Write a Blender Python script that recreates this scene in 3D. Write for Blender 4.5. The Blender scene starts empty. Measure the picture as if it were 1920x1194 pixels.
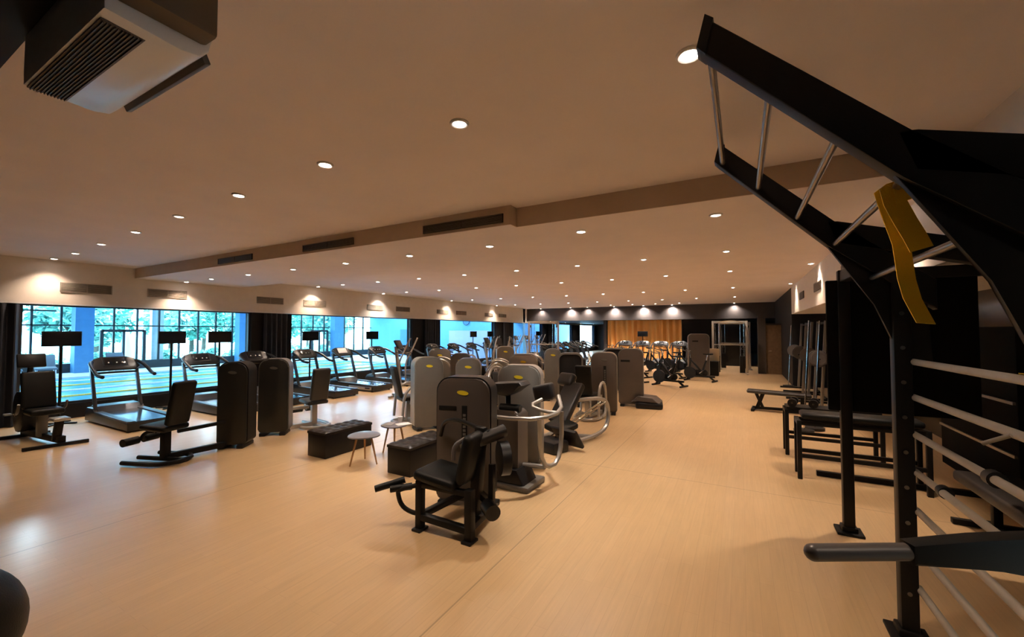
import bpy, bmesh, math, random
from mathutils import Vector, Matrix, Euler
R = math.radians
S = bpy.context.scene
COL = S.collection
rnd = random.Random(7)

# ------------------------------------------------------------ camera, sky, exposure
H = 1.85
F_PX = 775.0
cam = bpy.data.objects.new('camera', bpy.data.cameras.new('camera'))
COL.objects.link(cam)
cam.data.sensor_fit = 'HORIZONTAL'
cam.data.sensor_width = 36.0
cam.data.lens = 36.0 * F_PX / 1920.0
cam.data.clip_start = 0.05
cam.data.clip_end = 300
cam.location = (0, 0, H)
cam.rotation_euler = (math.pi / 2 + math.atan(24 / F_PX), 0, R(29.0))
S.camera = cam

S.view_settings.view_transform = 'Standard'
S.view_settings.look = 'None'
S.view_settings.gamma = 1.0
S.view_settings.use_curve_mapping = False
S.view_settings.exposure = 0.13

wd = bpy.data.worlds.new('sky')
S.world = wd
wd.use_nodes = True
wn = wd.node_tree
bg = wn.nodes['Background']
tc = wn.nodes.new('ShaderNodeTexCoord')
nz = wn.nodes.new('ShaderNodeTexNoise'); nz.inputs['Scale'].default_value = 3.0
cr = wn.nodes.new('ShaderNodeValToRGB')
cr.color_ramp.elements[0].color = (0.30, 0.66, 0.90, 1)
cr.color_ramp.elements[1].color = (0.72, 0.93, 1.0, 1)
cr.color_ramp.elements[0].position = 0.35
cr.color_ramp.elements[1].position = 0.6
wn.links.new(tc.outputs['Generated'], nz.inputs['Vector'])
wn.links.new(nz.outputs['Fac'], cr.inputs['Fac'])
wn.links.new(cr.outputs['Color'], bg.inputs['Color'])
bg.inputs['Strength'].default_value = 14.0

sun = bpy.data.objects.new('sun', bpy.data.lights.new('sun', 'SUN'))
sun.data.energy = 16.0
sun.data.color = (0.85, 0.95, 1.0)
sun.data.angle = R(3)
sun.rotation_euler = (R(50), 0, R(150))
COL.objects.link(sun)

SPOT_W = 138.0
LAMP_W = (1.0, 0.76, 0.57)
LAMP_C = (1.0, 0.86, 0.74)

# ------------------------------------------------------------ materials
def mat(name, col, rough=0.5, metal=0.0, spec=0.5, emit=None, est=0.0, bump=0.0, bscale=40.0, var=0.0, vscale=6.0, coat=0.0):
    m = bpy.data.materials.new(name); m.use_nodes = True
    nt = m.node_tree; b = nt.nodes['Principled BSDF']
    b.inputs['Base Color'].default_value = (*col, 1)
    b.inputs['Roughness'].default_value = rough
    b.inputs['Metallic'].default_value = metal
    b.inputs['Specular IOR Level'].default_value = spec
    b.inputs['Coat Weight'].default_value = coat
    if emit:
        b.inputs['Emission Color'].default_value = (*emit, 1)
        b.inputs['Emission Strength'].default_value = est
    t = nt.nodes.new('ShaderNodeTexCoord')
    if var > 0:
        n = nt.nodes.new('ShaderNodeTexNoise'); n.inputs['Scale'].default_value = vscale; n.inputs['Detail'].default_value = 4
        r = nt.nodes.new('ShaderNodeMapRange')
        r.inputs['From Min'].default_value = 0.3; r.inputs['From Max'].default_value = 0.7
        r.inputs['To Min'].default_value = 1 - var; r.inputs['To Max'].default_value = 1 + var
        mx = nt.nodes.new('ShaderNodeVectorMath'); mx.operation = 'SCALE'
        mx.inputs[0].default_value = col
        nt.links.new(t.outputs['Object'], n.inputs['Vector'])
        nt.links.new(n.outputs['Fac'], r.inputs['Value'])
        nt.links.new(r.outputs['Result'], mx.inputs['Scale'])
        nt.links.new(mx.outputs['Vector'], b.inputs['Base Color'])
    if bump > 0:
        n2 = nt.nodes.new('ShaderNodeTexNoise'); n2.inputs['Scale'].default_value = bscale
        bp = nt.nodes.new('ShaderNodeBump'); bp.inputs['Strength'].default_value = bump; bp.inputs['Distance'].default_value = 0.01
        nt.links.new(t.outputs['Object'], n2.inputs['Vector'])
        nt.links.new(n2.outputs['Fac'], bp.inputs['Height'])
        nt.links.new(bp.outputs['Normal'], b.inputs['Normal'])
    return m

def mat_floor():
    m = mat('wood_floor', (0.5, 0.33, 0.17), 0.3)
    nt = m.node_tree; b = nt.nodes['Principled BSDF']; L = nt.links.new
    tc = nt.nodes.new('ShaderNodeTexCoord')
    mp = nt.nodes.new('ShaderNodeMapping'); mp.inputs['Rotation'].default_value = (0, 0, R(90))
    L(tc.outputs['Object'], mp.inputs['Vector'])
    br = nt.nodes.new('ShaderNodeTexBrick')
    br.inputs['Scale'].default_value = 1.0
    br.inputs['Brick Width'].default_value = 1.2
    br.inputs['Row Height'].default_value = 0.09
    br.inputs['Mortar Size'].default_value = 0.0012
    br.inputs['Bias'].default_value = 0.0
    br.inputs['Color1'].default_value = (0.66, 0.455, 0.24, 1)
    br.inputs['Color2'].default_value = (0.63, 0.43, 0.222, 1)
    br.inputs['Mortar'].default_value = (0.55, 0.36, 0.19, 1)
    L(mp.outputs['Vector'], br.inputs['Vector'])
    # stretched grain
    mp2 = nt.nodes.new('ShaderNodeMapping'); mp2.inputs['Scale'].default_value = (22, 1.2, 1)
    L(tc.outputs['Object'], mp2.inputs['Vector'])
    n = nt.nodes.new('ShaderNodeTexNoise'); n.inputs['Scale'].default_value = 2.0; n.inputs['Detail'].default_value = 5
    L(mp2.outputs['Vector'], n.inputs['Vector'])
    n2 = nt.nodes.new('ShaderNodeTexNoise'); n2.inputs['Scale'].default_value = 0.9; n2.inputs['Detail'].default_value = 3
    L(tc.outputs['Object'], n2.inputs['Vector'])
    r1 = nt.nodes.new('ShaderNodeMapRange'); r1.inputs['To Min'].default_value = 0.95; r1.inputs['To Max'].default_value = 1.05
    r1.inputs['From Min'].default_value = 0.3; r1.inputs['From Max'].default_value = 0.7
    L(n.outputs['Fac'], r1.inputs['Value'])
    r2 = nt.nodes.new('ShaderNodeMapRange'); r2.inputs['To Min'].default_value = 0.88; r2.inputs['To Max'].default_value = 1.1
    r2.inputs['From Min'].default_value = 0.1; r2.inputs['From Max'].default_value = 0.9
    L(n2.outputs['Fac'], r2.inputs['Value'])
    mu = nt.nodes.new('ShaderNodeMath'); mu.operation = 'MULTIPLY'
    L(r1.outputs['Result'], mu.inputs[0]); L(r2.outputs['Result'], mu.inputs[1])
    # expansion joints of the sprung floor panels
    sx = nt.nodes.new('ShaderNodeSeparateXYZ'); L(tc.outputs['Object'], sx.inputs['Vector'])
    def joint(out, off, period, w):
        a = nt.nodes.new('ShaderNodeMath'); a.operation = 'SUBTRACT'; L(out, a.inputs[0]); a.inputs[1].default_value = off
        c = nt.nodes.new('ShaderNodeMath'); c.operation = 'PINGPONG'; L(a.outputs[0], c.inputs[0]); c.inputs[1].default_value = period / 2
        d = nt.nodes.new('ShaderNodeMath'); d.operation = 'LESS_THAN'; L(c.outputs[0], d.inputs[0]); d.inputs[1].default_value = w
        return d.outputs[0]
    j1 = joint(sx.outputs['X'], -1.73, 3.6, 0.006); j2 = joint(sx.outputs['Y'], 5.6, 7.2, 0.006)
    jm = nt.nodes.new('ShaderNodeMath'); jm.operation = 'MAXIMUM'; L(j1, jm.inputs[0]); L(j2, jm.inputs[1])
    jr = nt.nodes.new('ShaderNodeMapRange'); L(jm.outputs[0], jr.inputs['Value']); jr.inputs['To Min'].default_value = 1; jr.inputs['To Max'].default_value = 0.62
    mu2 = nt.nodes.new('ShaderNodeMath'); mu2.operation = 'MULTIPLY'
    L(mu.outputs[0], mu2.inputs[0]); L(jr.outputs['Result'], mu2.inputs[1])
    vm = nt.nodes.new('ShaderNodeVectorMath'); vm.operation = 'SCALE'
    L(br.outputs['Color'], vm.inputs[0]); L(mu2.outputs[0], vm.inputs['Scale'])
    L(vm.outputs['Vector'], b.inputs['Base Color'])
    b.inputs['Roughness'].default_value = 0.40; b.inputs['Specular IOR Level'].default_value = 0.9; b.inputs['Coat Weight'].default_value = 0.6; b.inputs['Coat Roughness'].default_value = 0.22
    bp = nt.nodes.new('ShaderNodeBump'); bp.inputs['Strength'].default_value = 0.12; bp.inputs['Distance'].default_value = 0.004
    L(n.outputs['Fac'], bp.inputs['Height']); L(bp.outputs['Normal'], b.inputs['Normal'])
    return m

def mat_glass(name, tint=(0.9, 0.97, 1.0), refl=0.05):
    m = bpy.data.materials.new(name); m.use_nodes = True
    nt = m.node_tree; nt.nodes.clear()
    o = nt.nodes.new('ShaderNodeOutputMaterial'); mx = nt.nodes.new('ShaderNodeMixShader')
    tr = nt.nodes.new('ShaderNodeBsdfTransparent'); gl = nt.nodes.new('ShaderNodeBsdfGlossy')
    tr.inputs['Color'].default_value = (*tint, 1); gl.inputs['Roughness'].default_value = 0.02
    fr = nt.nodes.new('ShaderNodeFresnel'); fr.inputs['IOR'].default_value = 1.35
    ge = nt.nodes.new('ShaderNodeNewGeometry'); iv = nt.nodes.new('ShaderNodeMath'); iv.operation = 'SUBTRACT'; iv.inputs[0].default_value = 1.0
    nt.links.new(ge.outputs['Backfacing'], iv.inputs[1])
    mu = nt.nodes.new('ShaderNodeMath'); mu.operation = 'MULTIPLY'
    nt.links.new(fr.outputs['Fac'], mu.inputs[0]); nt.links.new(iv.outputs[0], mu.inputs[1])
    nt.links.new(mu.outputs[0], mx.inputs['Fac'])
    nt.links.new(tr.outputs['BSDF'], mx.inputs[1]); nt.links.new(gl.outputs['BSDF'], mx.inputs[2])
    nt.links.new(mx.outputs['Shader'], o.inputs['Surface'])
    return m

def mat_water():
    m = mat('pool_water', (0.03, 0.42, 0.62), 0.25, spec=0.12)
    nt = m.node_tree; b = nt.nodes['Principled BSDF']; L = nt.links.new
    tc = nt.nodes.new('ShaderNodeTexCoord')
    mp = nt.nodes.new('ShaderNodeMapping'); mp.inputs['Scale'].default_value = (1.0, 0.45, 1)
    L(tc.outputs['Object'], mp.inputs['Vector'])
    n = nt.nodes.new('ShaderNodeTexNoise'); n.inputs['Scale'].default_value = 2.6; n.inputs['Detail'].default_value = 3
    L(mp.outputs['Vector'], n.inputs['Vector'])
    cr = nt.nodes.new('ShaderNodeValToRGB')
    cr.color_ramp.elements[0].color = (0.01, 0.26, 0.55, 1); cr.color_ramp.elements[0].position = 0.35
    cr.color_ramp.elements[1].color = (0.06, 0.50, 0.66, 1); cr.color_ramp.elements[1].position = 0.65
    L(n.outputs['Fac'], cr.inputs['Fac']); L(cr.outputs['Color'], b.inputs['Base Color'])
    bp = nt.nodes.new('ShaderNodeBump'); bp.inputs['Strength'].default_value = 0.35; bp.inputs['Distance'].default_value = 0.05
    L(n.outputs['Fac'], bp.inputs['Height']); L(bp.outputs['Normal'], b.inputs['Normal'])
    return m

def mat_curtain():
    m = mat('orange_curtain', (0.75, 0.33, 0.06), 0.75)
    nt = m.node_tree; b = nt.nodes['Principled BSDF']; L = nt.links.new
    tc = nt.nodes.new('ShaderNodeTexCoord'); mp = nt.nodes.new('ShaderNodeMapping'); mp.inputs['Scale'].default_value = (2.2, 1, 0.15)
    L(tc.outputs['Object'], mp.inputs['Vector'])
    n = nt.nodes.new('ShaderNodeTexNoise'); n.inputs['Scale'].default_value = 2
    L(mp.outputs['Vector'], n.inputs['Vector'])
    cr = nt.nodes.new('ShaderNodeValToRGB')
    cr.color_ramp.elements[0].color = (0.80, 0.34, 0.07, 1); cr.color_ramp.elements[1].color = (0.95, 0.58, 0.20, 1)
    L(n.outputs['Fac'], cr.inputs['Fac']); L(cr.outputs['Color'], b.inputs['Base Color'])
    return m

M = dict(
    floor=mat_floor(),
    ceiling=mat('ceiling_paint', (0.80, 0.72, 0.69), 0.8, bump=0.05, bscale=60, var=0.03, vscale=1.5),
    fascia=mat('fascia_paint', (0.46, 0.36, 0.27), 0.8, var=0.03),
    wall=mat('wall_paint', (0.66, 0.60, 0.54), 0.75, bump=0.05, bscale=50, var=0.03),
    trimw=mat('white_trim', (0.72, 0.70, 0.68), 0.4),
    dark=mat('dark_wall_paint', (0.010, 0.010, 0.012), 0.6, spec=0.2, var=0.15),
    darkrefl=mat('dark_polished_panel', (0.008, 0.008, 0.009), 0.15, spec=0.35),
    brownwall=mat('brown_wall_paint', (0.045, 0.037, 0.036), 0.6, var=0.1),
    column=mat('navy_curtain_cloth', (0.012, 0.015, 0.024), 0.8, var=0.2),
    brownpanel=mat('brown_door_wood', (0.16, 0.10, 0.055), 0.5, var=0.15, vscale=10),
    winframe=mat('dark_window_frame', (0.02, 0.028, 0.035), 0.4),
    glass=mat_glass('window_glass', (0.88, 0.96, 1.0)),
    glass2=mat_glass('pool_glass', (0.93, 0.99, 1.0)),
    water=mat_water(),
    deck=mat('pool_deck_tile', (0.70, 0.74, 0.76), 0.35, var=0.08),
    poolblue=mat('blue_pool_wall', (0.13, 0.42, 0.78), 0.6, var=0.04),
    poolcol=mat('blue_column_paint', (0.07, 0.24, 0.48), 0.5, var=0.05),
    lilac=mat('lilac_panel', (0.35, 0.42, 0.72), 0.5),
    poolceil=mat('pool_ceiling_paint', (0.50, 0.64, 0.75), 0.7),
    rope_y=mat('yellow_rope_float', (0.85, 0.62, 0.12), 0.5),
    rope_w=mat('white_rope_float', (0.85, 0.85, 0.85), 0.5),
    lounger=mat('dark_lounger_fabric', (0.10, 0.13, 0.17), 0.7),
    grass=mat('lawn_ground', (0.22, 0.40, 0.36), 0.9, var=0.3, vscale=2),
    leaf=mat('tree_leaf', (0.14, 0.40, 0.34), 0.55, var=0.4, vscale=1.2),
    leaf2=mat('pale_tree_leaf', (0.30, 0.58, 0.54), 0.5, var=0.4, vscale=1.2),
    bark=mat('tree_bark', (0.10, 0.08, 0.07), 0.9, var=0.3),
    pavilion=mat('white_parasol', (0.85, 0.88, 0.9), 0.7),
    matte=mat('matte_black_board', (0.006, 0.006, 0.006), 0.85, spec=0.05),
    black=mat('black_powder_coat', (0.006, 0.006, 0.006), 0.5, spec=0.25, bump=0.03, bscale=300),
    blackpl=mat('black_plastic', (0.009, 0.009, 0.010), 0.4, spec=0.3),
    vinyl=mat('black_vinyl', (0.006, 0.007, 0.007), 0.45, spec=0.22, bump=0.12, bscale=120),
    vinylg=mat('charcoal_vinyl', (0.014, 0.0135, 0.014), 0.42, bump=0.1, bscale=120),
    taupe=mat('taupe_housing', (0.075, 0.062, 0.055), 0.42, var=0.05),
    greyh=mat('grey_housing', (0.12, 0.115, 0.105), 0.42, var=0.05),
    olive=mat('dark_olive_housing', (0.013, 0.014, 0.0125), 0.42, var=0.05),
    silver=mat('silver_paint', (0.42, 0.41, 0.39), 0.3, metal=0.55),
    silverd=mat('dull_silver_paint', (0.18, 0.175, 0.165), 0.38, metal=0.4),
    chrome=mat('chrome', (0.62, 0.60, 0.57), 0.18, metal=1.0),
    steelbar=mat('brushed_steel', (0.20, 0.18, 0.16), 0.3, metal=0.8),
    woodbar=mat('pale_grey_bar', (0.34, 0.31, 0.26), 0.45, var=0.1),
    grip=mat('grey_rubber_grip', (0.075, 0.066, 0.064), 0.4),
    yellow=mat('yellow_badge', (0.80, 0.66, 0.03), 0.4),
    strap=mat('yellow_webbing', (0.95, 0.60, 0.02), 0.7, bump=0.2, bscale=200),
    belt=mat('treadmill_belt', (0.03, 0.04, 0.055), 0.16),
    tmill=mat('treadmill_plastic', (0.016, 0.018, 0.022), 0.3),
    tmills=mat('treadmill_silver', (0.055, 0.06, 0.07), 0.3, metal=0.3),
    screen=mat('dark_screen', (0.006, 0.007, 0.009), 0.15),
    screeng=mat('pale_screen', (0.35, 0.38, 0.40), 0.25),
    button=mat('white_button', (0.7, 0.7, 0.7), 0.4),
    pouf=mat('pouf_leather', (0.005, 0.004, 0.0045), 0.4, spec=0.3, bump=0.1, bscale=80),
    tabletop=mat('grey_table_top', (0.17, 0.17, 0.20), 0.3),
    beech=mat('beech_leg', (0.42, 0.22, 0.09), 0.5, var=0.15),
    paper=mat('paper', (0.75, 0.74, 0.76), 0.6),
    vent=mat('vent_metal', (0.07, 0.055, 0.045), 0.5),
    ventl=mat('pale_vent_metal', (0.28, 0.24, 0.20), 0.5),
    acwhite=mat('white_ac_plastic', (0.70, 0.70, 0.72), 0.3),
    acshade=mat('brown_ac_shade', (0.09, 0.065, 0.04), 0.6),  # brown of the shade beside the unit, as a colour
    bezel=mat('spot_bezel', (0.75, 0.72, 0.68), 0.35),
    curtain=mat_curtain(),
    bluepl=mat('blue_towel', (0.10, 0.28, 0.45), 0.8),
    pink=mat('pale_pink_vinyl', (0.55, 0.36, 0.30), 0.5),
    cream=mat('cream_board', (0.60, 0.50, 0.34), 0.6),
)
LAMP_M = {}
def lamp_mat(kind, st):
    k = (kind, round(st))
    if k not in LAMP_M:
        c = LAMP_W if kind == 'w' else LAMP_C
        c = tuple(min(1, v * 0.6 + 0.4) for v in c)
        LAMP_M[k] = mat('lamp_%s_%d' % (kind, round(st)), (0.9, 0.9, 0.9), 0.5, emit=c, est=st)
    return LAMP_M[k]

# ------------------------------------------------------------ mesh helpers
class G:
    def __init__(s): s.bm = bmesh.new()
    def box(s, c, d, rot=(0, 0, 0), bev=0.0, seg=2):
        mtx = Matrix.Translation(c) @ Euler(rot).to_matrix().to_4x4() @ Matrix.Diagonal((d[0], d[1], d[2], 1))
        r = bmesh.ops.create_cube(s.bm, size=1.0, matrix=mtx)
        if bev > 0:
            vs = r['verts']; es = list({e for v in vs for e in v.link_edges})
            bmesh.ops.bevel(s.bm, geom=es, offset=min(bev, min(d) * 0.49), segments=seg, affect='EDGES', profile=0.5)
        return s
    def bar(s, a, b, w, h, bev=0.004, up=(0, 0, 1)):
        a = Vector(a); b = Vector(b); d = b - a; L = d.length; z = d.normalized()
        u = Vector(up)
        if abs(z.dot(u)) > 0.98: u = Vector((1, 0, 0))
        x = u.cross(z).normalized(); y = z.cross(x)
        m = Matrix((x, y, z)).transposed().to_4x4(); m.translation = (a + b) / 2
        r = bmesh.ops.create_cube(s.bm, size=1.0, matrix=m @ Matrix.Diagonal((w, h, L, 1)))
        if bev > 0:
            es = list({e for v in r['verts'] for e in v.link_edges})
            bmesh.ops.bevel(s.bm, geom=es, offset=bev, segments=2, affect='EDGES', profile=0.5)
        return s
    def cyl(s, a, b, r0, r1=None, seg=16):
        a = Vector(a); b = Vector(b); d = b - a
        if r1 is None: r1 = r0
        q = d.to_track_quat('Z', 'Y').to_matrix().to_4x4(); q.translation = (a + b) / 2
        bmesh.ops.create_cone(s.bm, cap_ends=True, segments=seg, radius1=r0, radius2=r1, depth=d.length, matrix=q)
        return s
    def sph(s, c, r, rot=(0, 0, 0), seg=16):
        if not isinstance(r, (tuple, list)): r = (r, r, r)
        m = Matrix.Translation(c) @ Euler(rot).to_matrix().to_4x4() @ Matrix.Diagonal((*r, 1))
        bmesh.ops.create_uvsphere(s.bm, u_segments=seg, v_segments=max(8, seg // 2), radius=1.0, matrix=m)
        return s
    def tube(s, pts, r, seg=10, smooth=2, closed=False):
        P = [Vector(p) for p in pts]
        for _ in range(smooth):
            Q = []
            n = len(P)
            rng = range(n) if closed else range(n - 1)
            if not closed: Q.append(P[0])
            for i in rng:
                a, b = P[i], P[(i + 1) % n]
                Q.append(a * 0.75 + b * 0.25); Q.append(a * 0.25 + b * 0.75)
            if not closed: Q.append(P[-1])
            P = Q
        n = len(P); rings = []
        prev = None
        for i in range(n):
            if closed: t = (P[(i + 1) % n] - P[i - 1])
            else: t = P[min(i + 1, n - 1)] - P[max(i - 1, 0)]
            t.normalize()
            if prev is None:
                u = Vector((0, 0, 1)) if abs(t.z) < 0.9 else Vector((1, 0, 0))
                x = u.cross(t).normalized()
            else:
                x = (prev - t * prev.dot(t)).normalized()
            prev = x; y = t.cross(x)
            rings.append([s.bm.verts.new(P[i] + (x * math.cos(k * 2 * math.pi / seg) + y * math.sin(k * 2 * math.pi / seg)) * r) for k in range(seg)])
        m = n if closed else n - 1
        for i in range(m):
            A, B = rings[i], rings[(i + 1) % n]
            for k in range(seg):
                s.bm.faces.new((A[k], A[(k + 1) % seg], B[(k + 1) % seg], B[k]))
        if not closed:
            s.bm.faces.new(rings[0][::-1]); s.bm.faces.new(rings[-1])
        return s
    def prism(s, pts, y0, y1, bev=0.0, plane='XZ', mtx=None, seg=2):
        """2-D outline extruded from y0 to y1 along the third axis"""
        def P(a, b, c):
            v = Vector((a, c, b)) if plane == 'XZ' else (Vector((c, a, b)) if plane == 'YZ' else Vector((a, b, c)))
            return mtx @ v if mtx else v
        A = [s.bm.verts.new(P(a, b, y0)) for a, b in pts]; B = [s.bm.verts.new(P(a, b, y1)) for a, b in pts]
        n = len(pts)
        f0 = s.bm.faces.new(A); f1 = s.bm.faces.new(B[::-1])
        for i in range(n): s.bm.faces.new((A[(i + 1) % n], A[i], B[i], B[(i + 1) % n]))
        if bev > 0:
            es = list(f0.edges) + list(f1.edges)
            bmesh.ops.bevel(s.bm, geom=es, offset=bev, segments=seg, affect='EDGES', profile=0.5)
        return s

def rrect(w, z0, z1, rt, rb, n=6, cx=0.0):
    pts = []
    def arc(x, z, r, a0):
        for i in range(n + 1):
            a = R(a0 + 90 * i / n); pts.append((cx + x + r * math.cos(a), z + r * math.sin(a)))
    arc(w / 2 - rt, z1 - rt, rt, 0); arc(-w / 2 + rt, z1 - rt, rt, 90)
    arc(-w / 2 + rb, z0 + rb, rb, 180); arc(w / 2 - rb, z0 + rb, rb, 270)
    return pts

def obj(name, g, m, parent=None, world=False, smooth=True):
    bm = g.bm if isinstance(g, G) else g
    bmesh.ops.recalc_face_normals(bm, faces=bm.faces)
    if world and parent is not None:
        inv = parent.matrix_basis.inverted()
        bmesh.ops.transform(bm, matrix=inv, verts=bm.verts)
    me = bpy.data.meshes.new(name); bm.to_mesh(me); bm.free()
    me.materials.append(m if not isinstance(m, str) else M[m])
    if smooth and len(me.polygons):
        me.polygons.foreach_set('use_smooth', [True] * len(me.polygons))
        me.set_sharp_from_angle(angle=R(35))
    o = bpy.data.objects.new(name, me); COL.objects.link(o)
    if parent is not None: o.parent = parent
    return o

def thing(name, label, cat, loc=(0, 0, 0), rz=0.0, group=None):
    o = bpy.data.objects.new(name, None); COL.objects.link(o)
    o.empty_display_size = 0.1
    o.location = loc; o.rotation_euler = (0, 0, rz)
    o.matrix_basis = Matrix.Translation(loc) @ Matrix.Rotation(rz, 4, 'Z')
    o['label'] = label; o['category'] = cat
    if group: o['group'] = group
    return o
def tag(o, label, cat, group=None, kind=None):
    o['label'] = label; o['category'] = cat
    if group: o['group'] = group
    if kind: o['kind'] = kind
    return o
def struct(name, g, m, parent=None):
    o = obj(name, g, m, parent, smooth=False)
    if parent is None: o['kind'] = 'structure'
    return o
def dup(root, loc, rz=None, label=None, group=None):
    r = root.copy(); COL.objects.link(r)
    r.location = loc
    if rz is not None: r.rotation_euler = (0, 0, rz)
    if label: r['label'] = label
    if group: r['group'] = group
    for ch in list(root.children):
        c = ch.copy(); COL.objects.link(c); c.parent = r
        for g2 in ch.children:
            d = g2.copy(); COL.objects.link(d); d.parent = c
    return r
ORD = ['first', 'second', 'third', 'fourth', 'fifth', 'sixth', 'seventh', 'eighth', 'ninth', 'tenth', 'eleventh', 'twelfth', 'thirteenth', 'fourteenth']

# ------------------------------------------------------------ room shell
W = -12.5          # window wall
ZC, ZD = 3.33, 3.10
YF = -3.0          # black wall by the camera
YB = 24.6          # dark bulkhead
YE = 40.0          # end of the window wall
XR = 3.0           # right wall

struct('floor', G().box(((W + 4.5) / 2, 18.4, -0.05), (4.5 - W + 0.4, 43.6, 0.1)), 'floor')
struct('ceiling', G().box(((W + 5) / 2, (0.60 + 4.42) / 2, ZC + 0.1), (5 - W + 0.5, 3.82, 0.2)), 'ceiling')
struct('ceiling_black', G().box(((W + 5) / 2, (YF + 0.60) / 2, ZC + 0.1), (5 - W + 0.5, 0.60 - YF, 0.2)), 'dark')
g = G()
g.box(((W - 2.35) / 2, 5.36, ZD + 0.2), (-2.35 - W, 2.32, 0.4)); g.box(((5 - 2.35) / 2, 5.43, ZD + 0.2), (7.35, 2.17, 0.4))
struct('trim_1', g, 'ceiling')
# fascia skins of the dropped ceiling band
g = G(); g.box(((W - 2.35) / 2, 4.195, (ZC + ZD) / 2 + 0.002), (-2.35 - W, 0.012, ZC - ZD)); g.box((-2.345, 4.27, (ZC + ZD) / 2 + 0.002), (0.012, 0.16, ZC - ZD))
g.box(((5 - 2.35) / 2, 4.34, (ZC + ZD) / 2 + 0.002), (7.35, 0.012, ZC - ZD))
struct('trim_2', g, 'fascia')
struct('ceiling_rear', G().box(((W + 5) / 2, (6.5 + YB) / 2, ZC + 0.1), (5 - W + 0.5, YB - 6.5 + 0.1, 0.2)), 'ceiling')
# dark bulkhead at the far end and the low ceiling behind it
struct('wall_bulkhead', G().box(((W + 5) / 2, YB + 0.1, (2.52 + ZC) / 2), (5 - W, 0.2, ZC - 2.52)), 'brownwall')
struct('ceiling_back', G().box(((W + 5) / 2, (YB + YE) / 2 + 0.1, 2.62), (5 - W, YE - YB, 0.2)), 'dark')
struct('wall_back', G().box(((W + 5) / 2, YE + 0.1, 1.3), (5 - W, 0.2, 2.6)), 'brownwall')
# window wall: header, sill, columns
BAYS = [(2.43, 6.86), (7.86, 13.6), (15.2, 20.6), (22.4, 27.2), (28.9, 33.2), (35.0, 39.2)]
g = G()
g.box((W - 0.15, (YF + YB) / 2, (2.43 + 3.45) / 2), (0.3, YB - YF, 3.45 - 2.43))
g.box((W - 0.15, (YB + YE) / 2, (2.43 + 2.7) / 2), (0.3, YE - YB, 2.7 - 2.43))
struct('wall_left', g, 'wall')
g = G()
g.box((W - 0.15, (YF + YE) / 2, 0.155), (0.3, YE - YF, 0.31))
struct('wall_left_sill', g, 'dark')
g = G(); g.box((W + 0.03, (YF + YE) / 2, 2.415), (0.10, YE - YF, 0.03))
struct('trim_3', g, 'trimw')
edges = [YF] + [v for b in BAYS for v in b] + [YE]
for i in range(0, len(edges), 2):
    a, b = edges[i], edges[i + 1]
    struct('wall_left_column', G().box((W - 0.15, (a + b) / 2, (0.31 + 2.43) / 2), (0.30, b - a, 2.12)), 'dark')
# navy curtains drawn back on the columns, pleated
def pleated(y0, y1, x, z0, z1, amp, per):
    bm = bmesh.new(); n = max(8, int((y1 - y0) / per * 8)); rows = [z0, z1]; prev = None
    vs = []
    for i in range(n + 1):
        y = y0 + (y1 - y0) * i / n
        dx = amp * math.sin(2 * math.pi * (y - y0) / per) + 0.3 * amp * math.sin(5.1 * (y - y0) / per)
        vs.append([(x + dx, y, z) for z in rows] + [(x + dx - 0.012, y, z) for z in rows])
    V = [[bm.verts.new(p) for p in r] for r in vs]
    for i in range(n):
        a, b = V[i], V[i + 1]
        bm.faces.new((a[0], b[0], b[1], a[1])); bm.faces.new((a[2], a[3], b[3], b[2]))
        bm.faces.new((a[1], b[1], b[3], a[3])); bm.faces.new((a[0], a[2], b[2], b[0]))
    bm.faces.new(V[0]); 
    return bm
CNAMES = ['beside the nearest treadmill', 'between the first and second windows', 'between the second and third windows', 'between the third and fourth windows', 'past the fourth window']
for i, (a, b) in enumerate([(1.5, 2.43), (7.15, 7.98), (14.3, 15.35), (21.3, 22.5), (27.9, 29.0)]):
    tag(obj('gathered_curtain', pleated(a, b, W + 0.12, 0.01, 2.39, 0.05, 0.16), 'column'), 'floor-length navy curtain gathered on the dark column ' + CNAMES[i], 'curtain', 'navy curtains along the window wall')
# windows: frame + glass
for i, (a, b) in enumerate(BAYS):
    g = G()
    for (c, d) in (((W - 0.1, a + 0.025, 1.37), (0.08, 0.05, 2.12)), ((W - 0.1, b - 0.025, 1.37), (0.08, 0.05, 2.12)),
                   ((W - 0.1, (a + b) / 2, 2.40), (0.08, b - a, 0.06)), ((W - 0.1, (a + b) / 2, 0.335), (0.08, b - a, 0.05))):
        g.box(c, d)
    o = struct('window_%d' % (i + 1), g, 'winframe')
    p = obj('glass_pane', G().box((W - 0.1, (a + b) / 2, 1.37), (0.012, b - a - 0.02, 2.08)), 'glass', o, smooth=False)
# right side: white bulkhead over the aisle, dark wall below
g = G()
g.box((2.75, 9.4, (2.43 + 3.45) / 2), (2.5, 14.8, 3.45 - 2.43))
struct('wall_right_bulkhead', g, 'wall')
struct('wall_right', G().box((XR + 0.1, 9.4, 1.22), (0.2, 14.8, 2.43)), 'darkrefl')
struct('wall_right_far', G().box((2.75, 16.85 + (YB - 16.85) / 2, 1.7), (2.5, YB - 16.85, 3.4)), 'dark')
struct('wall_right_rear', G().box((4.0, (YB + YE) / 2 + .2, 1.3), (1.0, YE - YB, 2.6)), 'dark')
# near right: black alcove wall right of and behind the camera
struct('wall_right_near', G().box((4.1, -0.5, 1.7), (0.2, 5.0, 3.4)), 'dark')
struct('wall_front', G().box(((W + 4.2) / 2, YF - 0.1, 1.7), (4.2 - W, 0.2, 3.4)), 'dark')
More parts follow.
